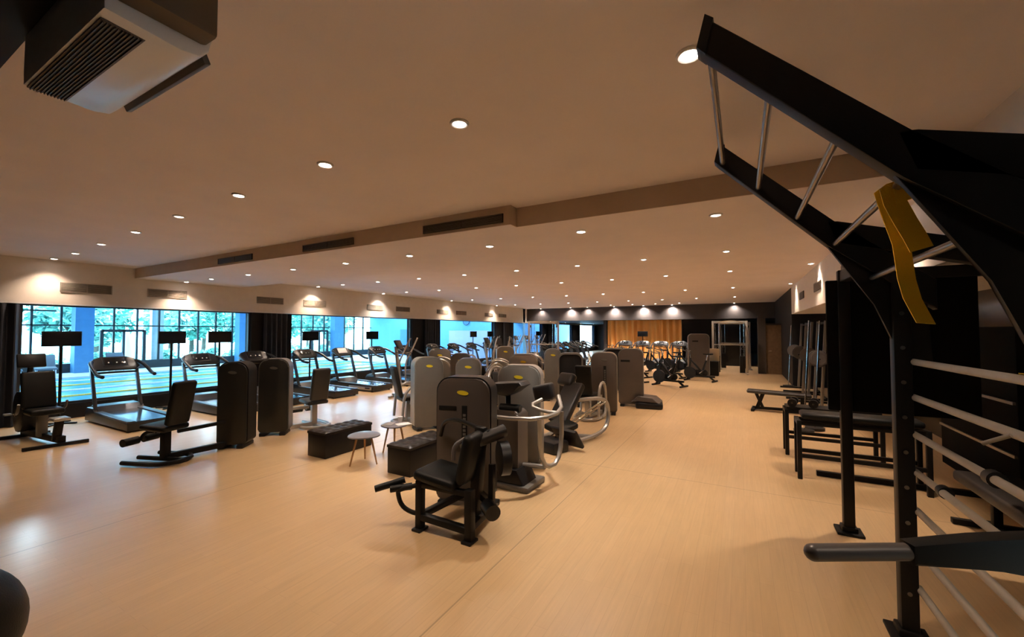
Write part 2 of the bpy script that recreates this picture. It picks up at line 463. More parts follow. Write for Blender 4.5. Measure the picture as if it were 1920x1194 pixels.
# brown door panel and dark pier by the far right
struct('wall_pier', G().box((0.78, 21.3, 1.26), (0.30, 0.5, 2.52)), 'brownwall')
d = struct('door_1', G().box((1.30, 21.15, 1.06), (0.76, 0.06, 2.12), bev=0.01), 'brownpanel')
obj('door_handle', G().cyl((1.02, 21.11, 1.0), (1.02, 21.04, 1.0), 0.012).cyl((1.02, 21.05, 1.0), (1.14, 21.05, 1.0), 0.01), 'chrome', d)
obj('door_frame', G().box((0.905, 21.15, 1.08), (0.05, 0.10, 2.16)).box((1.695, 21.15, 1.08), (0.05, 0.10, 2.16)).box((1.3, 21.15, 2.15), (0.84, 0.10, 0.06)), 'brownwall', d)
# orange curtain behind the bulkhead
def pleatx(x0, x1, y, z0, z1, amp, per):
    bm = pleated(x0, x1, 0, z0, z1, amp, per)
    bmesh.ops.transform(bm, matrix=Matrix(((0, 1, 0, 0), (1, 0, 0, y), (0, 0, 1, 0), (0, 0, 0, 1))), verts=bm.verts)
    return bm
tag(obj('orange_curtain', pleatx(-7.15, -2.93, 25.0, 0.02, 2.51, 0.07, 0.33), 'curtain'), 'wide pleated orange curtain hanging under the dark bulkhead at the far end', 'curtain')
struct('wall_rear_partition', G().box((-1.35, 25.2, 1.26), (3.1, 0.2, 2.52)), 'darkrefl')
struct('wall_rear_side', G().box((-7.3, 25.3, 1.26), (0.2, 0.7, 2.52)), 'brownwall')

# ------------------------------------------------------------ spotlights
ROWY = [2.45, 5.1, 8.8, 11.65, 16.0, 20.2]
ROWN = ['nearest row', 'second row, under the dropped band', 'third row', 'fourth row', 'fifth row', 'sixth row']
COLX = [-12.2, -11.0, -9.45, -7.85, -6.3, -4.75, -3.2, -1.73, -0.22, 1.3]
INT = {(0, 4): .12, (0, 7): .25, (0, 5): 1.5, (0, 6): 1.7, (0, 8): 1.7, (1, 8): .06, (1, 7): 2.0, (1, 5): 1.5, (1, 2): 1.4, (1, 1): .6, (2, 7): .6, (2, 6): .6,
       (1, 3): .5, (3, 6): .7, (4, 8): 1.3, (0, 0): 1.5, (1, 0): 1.5, (2, 0): 1.2, (3, 0): 1.5, (4, 0): 1.3, (5, 0): 1.2, (1, 9): 1.5}
bez_me = None
def spot(x, y, z, k, label, kind='w', group='recessed ceiling spotlights', power=None, ang=112, tiltx=0.0):
    global bez_me
    t = thing('recessed_spotlight', label, 'ceiling light', (x, y, z), 0, group)
    if bez_me is None:
        g = G(); 
        g.tube([(0.058 * math.cos(a), 0.058 * math.sin(a), -0.004) for a in [i * math.pi / 8 for i in range(16)]], 0.012, seg=8, smooth=0, closed=True)
        b = obj('bezel', g, 'bezel', t); bez_me = b.data
    else:
        b = bpy.data.objects.new('bezel', bez_me); COL.objects.link(b); b.parent = t
    st = 4 + 26 * min(1.6, k)
    obj('bulb', G().sph((0, 0, -0.006), (0.045, 0.045, 0.014), seg=14), lamp_mat(kind, st), t)
    l = bpy.data.lights.new('spot_beam', 'SPOT'); l.energy = (power or SPOT_W) * k
    l.color = LAMP_W if kind == 'w' else LAMP_C
    l.spot_size = R(ang); l.spot_blend = 0.9; l.shadow_soft_size = 0.045
    lo = bpy.data.objects.new('spot_beam', l); COL.objects.link(lo); lo.parent = t; lo.location = (0, 0, -0.03)
    lo.rotation_euler = (0, tiltx, 0)
for r, y in enumerate(ROWY):
    for c, x in enumerate(COLX):
        z = ZD if r == 1 else ZC
        k = INT.get((r, c), 1.0)
        kind = 'c' if (r, c) in ((1, 7), (1, 2), (1, 5), (1, 1), (3, 0), (3, 2), (4, 8)) else 'w'
        if c == 0: lab = 'wall-washing recessed spotlight beside the window wall, ' + ROWN[r]
        elif c == 9: lab = 'wall-washing recessed spotlight beside the right-hand bulkhead, ' + ROWN[r]
        else: lab = 'recessed ceiling spotlight, %s of eight counted from the windows, %s' % (ORD[c - 1], ROWN[r])
        yy = y + (0.05 if c > 6 else 0) - (0.25 if (c > 6 and r == 1) else 0) - (.45 if (c > 6 and r > 1) else 0) * (c - 6) / 3
        if r == 0: yy = 2.8 - 0.45 * min(1, (x + 11) / 8 if x > -11 else 0)
        xx = x
        if c == 9: xx = 1.35; yy = [2.3, 5.6, 8.1, 11.0, 15.3, 20.2][r]
        if c == 9 and r in (0, 5): continue
        if r == 0: k *= 0.56
        if r == 1: k *= 0.92
        if r >= 2: k *= 1.25
        spot(xx, yy, z, k, lab, kind)
spot(1.9, 1.0, ZC, 0.8, 'added fill spotlight out of view above the near end of the black training rig')  # added lamp outside the view, brightens straps, dip handle and ladder bars
spot(-9.0, 0.9, ZC, 0.6, 'recessed ceiling spotlight just in front of the black ceiling strip on the left')
for i, x in enumerate([-11.4, -9.35, -8.25, -6.6, -4.9, -3.35, -0.3]):
    spot(x, YB - 0.17, ZC, [.6, 1.5, .7, 1.4, 1.6, 1.6, .5][i], 'bulkhead-washing recessed spotlight at the far end, %s from the windows' % ORD[i], 'c', 'spotlights washing the dark bulkhead', power=420, ang=135)
for i, (x, y) in enumerate([(-11.9, 27), (-11.9, 30), (-11.9, 33.5), (-11.9, 37)]):
    spot(x, y, 2.52, 0.6, 'recessed spotlight in the low ceiling past the bulkhead, %s from it' % ORD[i], 'w', 'spotlights in the low rear ceiling')
for i, x in enumerate((-6.4, -5.2, -4.0, -2.8)):  # added lamps, meant to brighten the orange curtain
    spot(x, 23.0, ZC, 1.0, 'added fill spotlight for the orange curtain, %s from the windows' % ORD[i], 'w', 'added fill spotlights for the orange curtain', power=260, ang=95, tiltx=R(32))

# ------------------------------------------------------------ vents
def vent(x0, x1, fixed, z0, z1, axis, label, group, fm, sm):
    """grille with slats, axis = direction it runs along"""
    t = thing('air_vent', label, 'air vent', ((x0 + x1) / 2, fixed, z0) if axis == 'X' else (fixed, (x0 + x1) / 2, z0), 0, group)
    L = x1 - x0; hgt = z1 - z0; g = G(); s = G()
    def b(G_, u, w, a, ww, hh, dd):
        if axis == 'X': G_.box((u, a, w), (ww, dd, hh))
        else: G_.box((a, u, w), (dd, ww, hh))
    sg = -1 if axis == 'X' else 1
    b(g, 0, 0.008, sg * 0.008, L, 0.016, 0.02); b(g, 0, hgt - 0.008, sg * 0.008, L, 0.016, 0.02)
    b(g, -L / 2 + 0.008, hgt / 2, sg * 0.008, 0.016, hgt, 0.02); b(g, L / 2 - 0.008, hgt / 2, sg * 0.008, 0.016, hgt, 0.02)
    b(g, 0, hgt / 2, sg * 0.008, 0.014, hgt, 0.02)
    obj('frame', g, fm, t, smooth=False)
    bk = G(); b(bk, 0, hgt / 2, sg * 0.003, L - 0.02, hgt - 0.02, 0.004); obj('backing', bk, M['vent'], t, smooth=False)
    n = max(4, int(hgt / 0.028))
    for i in range(n):
        z = 0.02 + (hgt - 0.04) * (i + 0.5) / n
        if axis == 'X': s.box((0, sg * 0.01, z), (L - 0.03, 0.014, 0.006), rot=(R(35), 0, 0))
        else: s.box((sg * 0.01, 0, z), (0.014, L - 0.03, 0.006), rot=(0, R(35), 0))
    obj('slats', s, sm, t, smooth=False)
for i, (a, b) in enumerate([(2.97, 3.79), (4.43, 5.24), (7.0, 7.81), (8.49, 9.32), (11.11, 11.92), (12.62, 13.44), (15.26, 16.11), (16.76, 17.63), (19.42, 20.27), (20.93, 21.81)]):
    vent(a, b, W + 0.002, 2.68, 2.88, 'Y', 'pale slatted air vent above the windows, %s from the near end' % ORD[i], 'air vents above the windows', M['ventl'], M['ventl'])
for i, (a, b) in enumerate([(-8.78, -7.63), (-6.19, -5.0), (-3.66, -2.44)]):
    vent(a, b, 4.188, 3.135, 3.24, 'X', ['dark linear vent in the ceiling step, farthest left', 'dark linear vent in the middle of the ceiling step', 'dark linear vent in the ceiling step, nearest and largest'][i], 'linear vents in the ceiling step', M['vent'], M['vent'])
for i, y in enumerate([8.3, 11.3, 14.0]):
    t = thing('air_vent', 'brown air vent on the right-hand white bulkhead, %s from the black rig' % ORD[i], 'air vent', (1.498, y, 2.75), 0, 'vents on the right-hand bulkhead')
    obj('frame', G().box((-0.006, 0, 0.1), (0.02, 0.9, 0.2), bev=0.004), 'vent', t)
    s = G()
    for k in range(5): s.box((-0.02, 0, 0.03 + k * 0.035), (0.012, 0.84, 0.006), rot=(0, R(-30), 0))
    obj('slats', s, 'ventl', t, smooth=False)

# ------------------------------------------------------------ ceiling air conditioner
t = thing('ceiling_air_conditioner', 'white and dark ceiling-hung air conditioning unit by the black wall', 'air conditioner', (-2.62, 0.76, 3.08))
prof = [(-0.17, 0.06), (-0.17, 0.0), (0.08, -0.015), (0.15, 0.0), (0.185, 0.04), (0.195, 0.10), (0.195, 0.245), (-0.17, 0.245)]
obj('housing', G().prism(prof, -0.50, 0.52, plane='YZ', bev=0.008), 'acwhite', t)
g = G(); g.box((-0.02, -0.09, -0.006), (0.94, 0.14, 0.008))
for k in range(11): g.box((-0.02, -0.15 + k * 0.012, -0.014), (0.93, 0.004, 0.008))
obj('intake_grille', g, 'vent', t, smooth=False)
obj('outlet_flap', G().box((-0.01, 0.212, 0.055), (0.88, 0.03, 0.05), rot=(R(25), 0, 0), bev=0.006), 'vent', t)
obj('end_shade_box', G().box((0.575, -0.01, 0.15), (0.12, 0.36, 0.20), bev=0.02), 'acshade', t)  # brown box stands in for the shade at the unit's right end

# ------------------------------------------------------------ treadmill
def make_treadmill():
    t = thing('treadmill', '', 'treadmill')
    g = G(); g.prism([(-1.02, 0.03), (-1.02, 0.17), (0.55, 0.21), (0.62, 0.30), (0.95, 0.30), (1.04, 0.20), (1.04, 0.03)], -0.40, 0.40, plane='YZ', bev=0.012)
    obj('deck', g, 'tmill', t)
    obj('motor_cover', G().prism([(0.50, 0.20), (0.62, 0.33), (0.90, 0.34), (1.03, 0.22)], -0.34, 0.34, plane='YZ', bev=0.015), 'tmills', t)
    g = G(); g.prism([(-0.98, 0.176), (-0.98, 0.186), (0.52, 0.222), (0.52, 0.212)], -0.26, 0.26, plane='YZ'); obj('running_belt', g, 'belt', t)
    for s in (-1, 1):
        obj('side_rail', G().prism([(-1.0, 0.17), (-1.0, 0.20), (0.55, 0.238), (0.55, 0.21)], s * 0.335 - 0.06, s * 0.335 + 0.06, plane='YZ', bev=0.006), 'tmills', t)
    for s in (-1, 1):
        obj('upright', G().bar((s * 0.36, 0.62, 0.26), (s * 0.36, 0.92, 1.12), 0.05, 0.09, bev=0.012), 'tmills', t)
    # curved handrails sweeping back towards the runner
    for s in (-1, 1):
        obj('handrail', G().tube([(s * 0.30, 0.98, 1.22), (s * 0.40, 0.86, 1.20), (s * 0.43, 0.60, 1.10), (s * 0.43, 0.34, 0.97), (s * 0.41, 0.14, 0.95)], 0.034, seg=10), 'blackpl', t)
    m = Matrix.Translation((0, 0.90, 1.16)) @ Matrix.Rotation(R(-38), 4, 'X')
    c = obj('console', G().prism([(-0.40, -0.10), (-0.33, -0.16), (0.33, -0.16), (0.40, -0.10), (0.33, 0.12), (0.20, 0.17), (-0.20, 0.17), (-0.33, 0.12)], -0.035, 0.035, plane='XZ', mtx=m, bev=0.02), 'tmill', t)
    obj('screen', G().box((0, -0.041, 0.03), (0.34, 0.012, 0.20), bev=0.004), 'screen', c).matrix_basis = m
    g = G()
    for x in (-0.11, 0.02, 0.11): g.cyl((x, -0.045, 0.0), (x, -0.055, 0.0), 0.013, seg=10)
    obj('buttons', g, 'button', c).matrix_basis = m
    g = G(); g.box((0, -0.042, 0.135), (0.40, 0.010, 0.012)); g.box((0, -0.042, -0.075), (0.40, 0.010, 0.012)); g.box((-0.195, -0.042, 0.03), (0.012, 0.010, 0.21)); g.box((0.195, -0.042, 0.03), (0.012, 0.010, 0.21))
    obj('screen_rim', g, 'tmills', c).matrix_basis = m
    obj('crossbar', G().tube([(-0.36, 0.84, 0.98), (0, 0.82, 0.99), (0.36, 0.84, 0.98)], 0.022, smooth=1), 'blackpl', t)
    for s in (-1, 1): obj('foot', G().cyl((s * 0.34, -0.92, 0), (s * 0.34, -0.92, 0.04), 0.035), 'blackpl', t)
    return t
tm = make_treadmill()
TY = [3.62, 5.22, 6.50, 8.0, 9.35, 10.85, 12.2, 14.0, 15.45, 16.9, 18.4]
TL = ['dark treadmill at the near end of the window row, behind a television stand', 'dark treadmill half hidden behind the black weight tower, second in the window row',
      'dark treadmill in front of the first navy column, third in the window row', 'dark treadmill past the first navy column, fourth in the window row',
      'dark treadmill with a pale screen, fifth in the window row', 'dark treadmill in the window row, sixth from the near end',
      'dark treadmill by the second navy column, seventh in the window row', 'dark treadmill past the second navy column, eighth in the window row',
      'dark treadmill at the third window, ninth in the window row', 'dark treadmill at the third window, tenth in the window row', 'dark treadmill at the third window, farthest in the window row']
for i, y in enumerate(TY):
    loc = (-10.78, y, 0)
    if i == 0:
        o = tm; o.location = loc; o.rotation_euler = (0, 0, R(90)); o['label'] = TL[0]; o['group'] = 'treadmills along the windows'
    else: o = dup(tm, loc, R(90), TL[i], 'treadmills along the windows')
    if i == 4:
        pl = obj('side_plate', G().box((-0.408, -0.45, 0.11), (0.012, 1.0, 0.09), bev=0.003), 'silver', o); obj('maker_label', G().box((-0.416, -0.78, 0.11), (0.006, 0.2, 0.05)), 'tmill', pl)
        for ch in o.children:
            if ch.name.startswith('console'):
                for s in ch.children:
                    if s.name.startswith('screen') and not s.name.startswith('screen_rim'):
                        s.data = s.data.copy(); s.data.materials[0] = M['acwhite']
for i in range(7):
    dup(tm, (-7.4, 18.2 + i * 0.95, 0), R(90), 'distant treadmill in the tight inner row, %s from the near end' % ORD[i], 'treadmills in the far inner row')

for i in range(5):
    dup(tm, (-5.9 + i * 0.98, 23.35, 0), 0, 'distant dark treadmill before the orange curtain, %s from the left' % ORD[i], 'treadmills before the curtain')

# ------------------------------------------------------------ television stands
def make_tv():
    t = thing('television_stand', '', 'television')
    obj('base', G().bar((-0.20, -0.2, 0.015), (0.20, 0.2, 0.015), 0.05, 0.03).bar((-0.20, 0.2, 0.015), (0.20, -0.2, 0.015), 0.05, 0.03), 'black', t)
    obj('pole', G().cyl((0, 0, 0.02), (0, 0, 1.62), 0.024), 'black', t)
    s = obj('screen_body', G().box((0, -0.03, 1.70), (0.56, 0.05, 0.30), bev=0.008), 'blackpl', t)
    obj('display', G().box((0, -0.057, 1.70), (0.52, 0.006, 0.265)), 'screen', s)
    obj('bracket', G().box((0, 0.02, 1.66), (0.12, 0.05, 0.16), bev=0.006), 'black', t)
    return t
tv = make_tv()
TVP = [(-11.93, 2.88, 0, 'black television on a pole before the nearest treadmill'), (-12.15, 4.80, 0, 'black television on a pole between the first two treadmills'),
       (-12.15, 5.86, 0, 'black television on a pole just before the first navy column'), (-12.15, 8.50, 0, 'black television on a pole past the first navy column'),
       (-12.1, 11.0, 0, 'black television on a pole before the pale blue pool wall'), (-12.15, 17.75, 0, 'black television on a pole, left one in the third window'),
       (-12.15, 19.4, 0, 'black television on a pole, right one in the third window'), (-12.05, 25.3, 0, 'black television on a pole in the fourth window'),
       (-5.0, 24.62, -75, 'black television on a pole before the orange curtain')]
for i, (x, y, a, lab) in enumerate(TVP):
    if i == 0: o = tv; o.location = (x, y, 0); o.rotation_euler = (0, 0, R(90)); o['label'] = lab; o['group'] = 'televisions on poles'
    else: o = dup(tv, (x, y, 0), R(90 + a), lab, 'televisions on poles')

# ------------------------------------------------------------ weight machine towers
def tower(t, w=0.58, d=0.2, h=1.36, body='taupe', rim='silver', loc=(0, 0), rz=0.0, badge=True, slot='v', rimw=0.025, foot=True, z0=0.06):
    m = Matrix.Translation((loc[0], loc[1], 0)) @ Matrix.Rotation(rz, 4, 'Z')
    o = obj('tower_housing', G().prism(rrect(w - 0.03, z0, h - 0.015, 0.15, 0.05), -d / 2 - 0.012, d / 2, plane='XZ', mtx=m, bev=0.014), body, t)
    # arch rim around the back of the housing
    out = rrect(w, z0 + 0.02, h, 0.16, 0.05); 
    g = G()
    inn = rrect(w - 2 * rimw - 0.03, z0 + 0.03, h - rimw - 0.015, 0.14, 0.045)
    y0, y1 = -d / 2 + 0.012, d / 2 + 0.03
    n = len(out)
    A = [g.bm.verts.new(m @ Vector((a, y0, b))) for a, b in out]; B = [g.bm.verts.new(m @ Vector((a, y1, b))) for a, b in out]
    C = [g.bm.verts.new(m @ Vector((a, y0, b))) for a, b in inn]; D = [g.bm.verts.new(m @ Vector((a, y1, b))) for a, b in inn]
    for i in range(n):
        j = (i + 1) % n
        g.bm.faces.new((A[i], A[j], B[j], B[i])); g.bm.faces.new((C[j], C[i], D[i], D[j]))
        g.bm.faces.new((A[j], A[i], C[i], C[j])); g.bm.faces.new((B[i], B[j], D[j], D[i]))
    obj('tower_rim', g, rim, t)
    if badge:
        obj('badge', G().prism([(0.065 * math.cos(a), h - 0.165 + 0.024 * math.sin(a) - 0.006 * math.cos(a)) for a in [k * math.pi / 8 for k in range(16)]], -d / 2 - 0.017, -d / 2 - 0.011, plane='XZ', mtx=m), badge if isinstance(badge, str) else 'yellow', t)
    if slot == 'v':
        obj('weight_slot', G().box((0, 0, 0), (0.06, 0.006, 0.80), bev=0.002), 'black', t).matrix_basis = m @ Matrix.Translation((0.02, -d / 2 - 0.013, h - 0.70))
        g = G()
        for k in range(14): g.box((0, 0, -0.26 + k * 0.04), (0.032, 0.004, 0.026))
        obj('weight_stack', g, 'silverd', t).matrix_basis = m @ Matrix.Translation((0.02, -d / 2 - 0.017, h - 0.66))
    elif slot == 'h':
        obj('instruction_label', G().box((0, 0, 0), (0.22, 0.004, 0.05), bev=0.001), 'black', t).matrix_basis = m @ Matrix.Translation((-0.13, -d / 2 - 0.013, h - 0.30))
    if foot:
        for s in (-1, 1):
            obj('foot', G().box((0, 0, 0.03), (0.10, d + 0.1, 0.06), bev=0.012), 'blackpl', t).matrix_basis = m @ Matrix.Translation((s * (w / 2 - 0.09), 0, 0))
    return o

def pad(c, d, rot=(0, 0, 0), bev=0.035): return G().box(c, d, rot=rot, bev=bev, seg=3)

def seat_unit(t, loc, face, frame='silver', padm='vinyl', style=0):
    """seat, tall backrest, base frame and arms; face = direction the sitter looks (deg, 0 = -Y)"""
    m = Matrix.Translation((loc[0], loc[1], 0)) @ Matrix.Rotation(R(face), 4, 'Z')
    def O(n, g, mm): 
        o = obj(n, g, mm, t); o.matrix_basis = m; return o
    O('seat', pad((0, -0.02, 0.50), (0.40, 0.42, 0.08), rot=(R(-4), 0, 0)), padm)
    O('backrest', pad((0, 0.24, 0.84), (0.34, 0.09, 0.62), rot=(R(-12), 0, 0)), padm)
    O('seat_post', G().bar((0, 0, 0.06), (0, 0, 0.47), 0.08, 0.10), frame)
    O('base_frame', G().tube([(-0.26, -0.40, 0.04), (-0.26, 0.30, 0.04), (0.26, 0.30, 0.04), (0.26, -0.40, 0.04)], 0.03, smooth=2).tube([(0, -0.45, 0.04), (0, 0.3, 0.04)], 0.03, smooth=0), frame)
    if style in (0, 2):
        for s in (-1, 1):
            O('press_arm', G().tube([(s * 0.22, 0.38, 0.95), (s * 0.34, 0.20, 1.22), (s * 0.34, -0.10, 1.15), (s * 0.32, -0.22, 0.98)], 0.024), frame)
            O('handle', G().cyl((s * 0.38, -0.22, 0.98), (s * 0.20, -0.22, 0.98), 0.02), 'grip')
    if style in (1, 2):
        for s in (-1, 1):
            O('roller_pad', G().cyl((s * 0.04, -0.42, 0.30), (s * 0.24, -0.42, 0.30), 0.055), padm)
        O('leg_lever', G().tube([(0, -0.16, 0.42), (0, -0.34, 0.40), (0, -0.42, 0.30)], 0.026), frame)
    if style == 3:
        O('hoop_frame', G().tube([(-0.30, 0.2, 0.10), (-0.30, 0.15, 0.75), (-0.28, -0.35, 0.78), (-0.28, -0.42, 0.10), (-0.28, -0.1, 0.04)], 0.028), frame)
        O('hoop_frame', G().tube([(0.30, 0.2, 0.10), (0.30, 0.15, 0.75), (0.28, -0.35, 0.78), (0.28, -0.42, 0.10), (0.28, -0.1, 0.04)], 0.028), frame)

# --- front machine: seated leg machine in black with taupe tower
t = thing('leg_extension_machine', 'black seated leg machine with a taupe tower standing nearest in the foreground', 'gym machine', (-2.5, 3.3, 0))
tower(t, w=0.62, d=0.20, h=1.36, body='taupe', rim='blackpl', loc=(-0.13, 0.42), rz=R(15), slot='v', rimw=0.04)
obj('instruction_label', G().box((0, 0, 0), (0.20, 0.004, 0.045), bev=0.001), 'black', t).matrix_basis = Matrix.Translation((-0.13, 0.42, 1.03)) @ Matrix.Rotation(R(15), 4, 'Z') @ Matrix.Translation((-0.17, -0.115, 0))
g = G()
g.bar((-0.15, -0.29, 0), (-0.15, -0.29, 0.46), 0.07, 0.07, bev=0.01); g.bar((0.39, -0.26, 0), (0.39, -0.26, 0.46), 0.075, 0.075, bev=0.01)
g.bar((-0.15, -0.29, 0.13), (0.39, -0.26, 0.10), 0.07, 0.06, bev=0.01); g.bar((-0.15, -0.27, 0.13), (-0.10, 0.34, 0.13), 0.06, 0.06, bev=0.01)
g.bar((0.39, -0.24, 0.12), (0.30, 0.36, 0.12), 0.06, 0.06, bev=0.01); g.bar((-0.15, -0.29, 0.42), (0.39, -0.26, 0.42), 0.06, 0.05, bev=0.01)
g.bar((0.30, -0.05, 0.12), (0.34, 0.0, 0.95), 0.09, 0.10, bev=0.015)
obj('base_frame', g, 'black', t)
for x, y in ((-0.15, -0.29), (0.39, -0.26)): obj('foot', G().box((x, y, 0.012), (0.10, 0.13, 0.024), bev=0.006), 'blackpl', t)
obj('seat', pad((0.02, -0.13, 0.49), (0.46, 0.44, 0.10), rot=(0, R(7), R(3)), bev=0.045), 'vinyl', t)
obj('backrest', pad((0.31, -0.10, 0.70), (0.11, 0.40, 0.46), rot=(0, R(13), R(6)), bev=0.05), 'vinyl', t)
obj('pad_tube', G().tube([(-0.32, 0.22, 0.74), (-0.25, 0.18, 0.90), (-0.06, 0.12, 0.96), (0.15, 0.10, 0.93), (0.42, 0.0, 0.90)], 0.022), 'black', t)
obj('shoulder_roller', G().cyl((0.26, -0.20, 0.80), (0.50, 0.16, 0.90), 0.062, seg=20), 'vinylg', t)
obj('side_handle', G().tube([(0.30, -0.20, 0.88), (0.22, -0.27, 0.82), (0.24, -0.30, 0.70)], 0.02), 'grip', t)
obj('cam_disc', G().cyl((0.50, 0.06, 0.66), (0.56, 0.12, 0.66), 0.155, seg=28), 'blackpl', t)
obj('counterweight', G().cyl((0.45, -0.06, 0.26), (0.57, -0.16, 0.25), 0.07, seg=18), 'blackpl', t)
obj('linkage', G().bar((0.46, 0.0, 0.62), (0.48, -0.04, 0.28), 0.05, 0.05).bar((0.30, 0.0, 0.34), (0.50, -0.05, 0.26), 0.06, 0.06), 'black', t)
obj('leg_lever', G().tube([(-0.12, -0.28, 0.15), (-0.24, -0.30, 0.14), (-0.34, -0.34, 0.20), (-0.37, -0.36, 0.33), (-0.34, -0.36, 0.36), (-0.15, -0.30, 0.42)], 0.022), 'black', t)
obj('ankle_roller', G().cyl((-0.55, -0.47, 0.36), (-0.36, -0.27, 0.42), 0.032, seg=14), 'vinyl', t)
obj('ankle_roller', G().cyl((-0.42, -0.40, 0.36), (-0.26, -0.28, 0.38), 0.032, seg=14), 'vinyl', t)

# --- rotary torso machine behind it, pale hoop
t = thing('rotary_torso_machine', 'grey torso machine with a chest pad and pale hoop rail behind the front machine', 'gym machine', (-2.45, 4.75, 0))
tower(t, w=0.62, d=0.18, h=1.38, body='greyh', rim='silver', loc=(-0.28, 0.42), rz=R(12), slot=None, rimw=0.045)
obj('pedestal', G().prism(rrect(0.44, 0.10, 0.90, 0.05, 0.09, cx=-0.09), -0.42, -0.16, plane='XZ', bev=0.03), 'taupe', t)
obj('pedestal_slot', G().box((-0.16, -0.427, 0.62), (0.035, 0.008, 0.42)), 'black', t)
obj('base_plate', G().box((0.0, -0.28, 0.035), (0.62, 0.48, 0.07), bev=0.02), 'silverd', t)
obj('lower_step', G().prism([(-0.24, 0.07), (-0.15, 0.24), (0.15, 0.24), (0.24, 0.07)], -0.50, -0.14, plane='XZ', bev=0.02), 'blackpl', t)
obj('pad_post', G().bar((-0.08, -0.28, 0.88), (-0.12, -0.22, 1.14), 0.06, 0.08), 'black', t)
obj('chest_pad', G().prism([(-0.32, 1.14), (-0.30, 1.20), (0.12, 1.24), (0.16, 1.20), (0.02, 1.10), (-0.06, 1.06), (-0.16, 1.06)], -0.38, -0.12, plane='XZ', bev=0.02), 'vinylg', t)
obj('hip_roller', G().cyl((-0.14, -0.36, 0.92), (0.12, -0.34, 0.92), 0.05), 'vinyl', t)
g = G()
g.tube([(-0.20, -0.62, 0.88), (0.03, -0.66, 0.86), (0.44, -0.46, 0.85), (0.52, 0.0, 0.87), (0.38, 0.22, 1.02)], 0.024, smooth=1)
g.tube([(0.20, 0.10, 0.98), (0.12, -0.10, 0.92), (0.36, -0.16, 0.88), (0.50, -0.10, 0.87)], 0.022, smooth=1)
g.tube([(0.42, -0.44, 0.85), (0.42, -0.42, 0.45), (0.44, -0.30, 0.26), (0.50, -0.1, 0.28), (0.51, 0.0, 0.50), (0.51, 0.0, 0.87)], 0.027, smooth=1)
g.tube([(0.43, -0.30, 0.27), (0.05, -0.28, 0.24)], 0.027, smooth=0)
obj('hoop_rail', g, 'silver', t)
obj('side_pad', pad((0.18, 0.22, 1.05), (0.28, 0.14, 0.22), rot=(0, R(-15), 0)), 'vinylg', t)

# --- leg press with pale hoop
t = thing('leg_press_machine', 'leg press with a curved pale frame and angled rails beside the tall grey tower', 'gym machine', (-2.5, 6.9, 0))
g = G()
g.tube([(-0.15, -0.95, 0.05), (0.25, -0.2, 0.06), (0.36, 0.50, 0.10), (0.36, 0.62, 0.45), (0.34, 0.40, 0.66), (0.05, 0.05, 0.66), (-0.25, -0.2, 0.60)], 0.035, smooth=2)
g.tube([(-0.50, -0.5, 0.05), (-0.45, 0.5, 0.05)], 0.035, smooth=0); g.tube([(-0.5, -0.2, 0.05), (0.3, 0.0, 0.06)], 0.03, smooth=0)
obj('base_frame', g, 'silver', t)
obj('guide_rail', G().cyl((-0.25, -0.62, 0.14), (0.30, 0.42, 0.60), 0.016).cyl((-0.15, -0.70, 0.14), (0.38, 0.34, 0.60), 0.016), 'chrome', t)
obj('seat', pad((-0.10, -0.55, 0.30), (0.40, 0.42, 0.10), rot=(R(12), R(10), R(-20))), 'vinyl', t)
obj('backrest', pad((-0.16, -0.15, 0.62), (0.40, 0.12, 0.78), rot=(R(-38), 0, R(-20))), 'vinylg', t)
obj('head_pad', pad((-0.26, 0.12, 0.98), (0.34, 0.16, 0.24), rot=(R(-30), 0, R(-20)), bev=0.06), 'vinylg', t)
obj('foot_plate', G().box((0.10, -0.78, 0.20), (0.5, 0.06, 0.34), rot=(R(35), 0, R(-20)), bev=0.02), 'blackpl', t)
obj('step_block', G().box((-0.10, -0.95, 0.09), (0.44, 0.34, 0.18), rot=(0, 0, R(-20)), bev=0.04), 'blackpl', t)

def machine(loc, rz, label, body, rim, seatloc, seatface, style, h=1.36, w=0.56, d=0.22, slot=None, frame='silver', padm='vinyl', name='weight_machine', badge=True, group=None):
    t = thing(name, label, 'gym machine', (loc[0], loc[1], 0), 0, group)
    tower(t, w=w, d=d, h=h, body=body, rim=rim, rz=R(rz), slot=slot, badge=badge)
    if seatloc:
        seat_unit(t, seatloc, seatface, frame, padm, style)
        a = Vector((seatloc[0], seatloc[1], 0)); n = a.normalized()
        obj('link_beam', G().bar(tuple(n * 0.08 + Vector((0, 0, 0.07))), tuple(a + Vector((0, 0, 0.07))), 0.07, 0.08), frame, t)
        obj('lever_arm', G().bar(tuple(n * 0.08 + Vector((0, 0, 0.42))), tuple(a * 0.85 + Vector((0, 0, 0.40))), 0.05, 0.05), frame, t)
    return t
# left black one and its grey neighbour
machine((-7.15, 3.72), 36, 'black weight tower with a dark seat unit, nearest the windows on the left', 'olive', 'black', (-0.04, -0.92), -70, 1, w=0.46, d=0.26, frame='black', badge='silverd', name='leg_curl_machine')
machine((-7.38, 4.50), 42, 'dark grey weight tower with a silver edge left of the black bench', 'olive', 'silverd', (0.10, 0.70), -100, 1, w=0.50, d=0.24, frame='silver', padm='vinylg', badge='silverd', name='leg_curl_machine')
machine((-5.26, 6.15), 58, 'pale grey weight tower with a yellow badge behind the black bench', 'greyh', 'silver', (-0.72, 0.25), 150, 3, w=0.56, d=0.24, padm='vinylg', frame='silver')
machine((-4.58, 6.55), 30, 'low grey weight tower just behind the front machine', 'greyh', 'silver', (-0.1, 0.75), 180, 2, h=1.34, w=0.48)
machine((-4.15, 8.0), 25, 'silver-topped weight tower right behind the torso machine', 'silver', 'silver', (-0.65, 0.25), 120, 0, h=1.36, w=0.62)
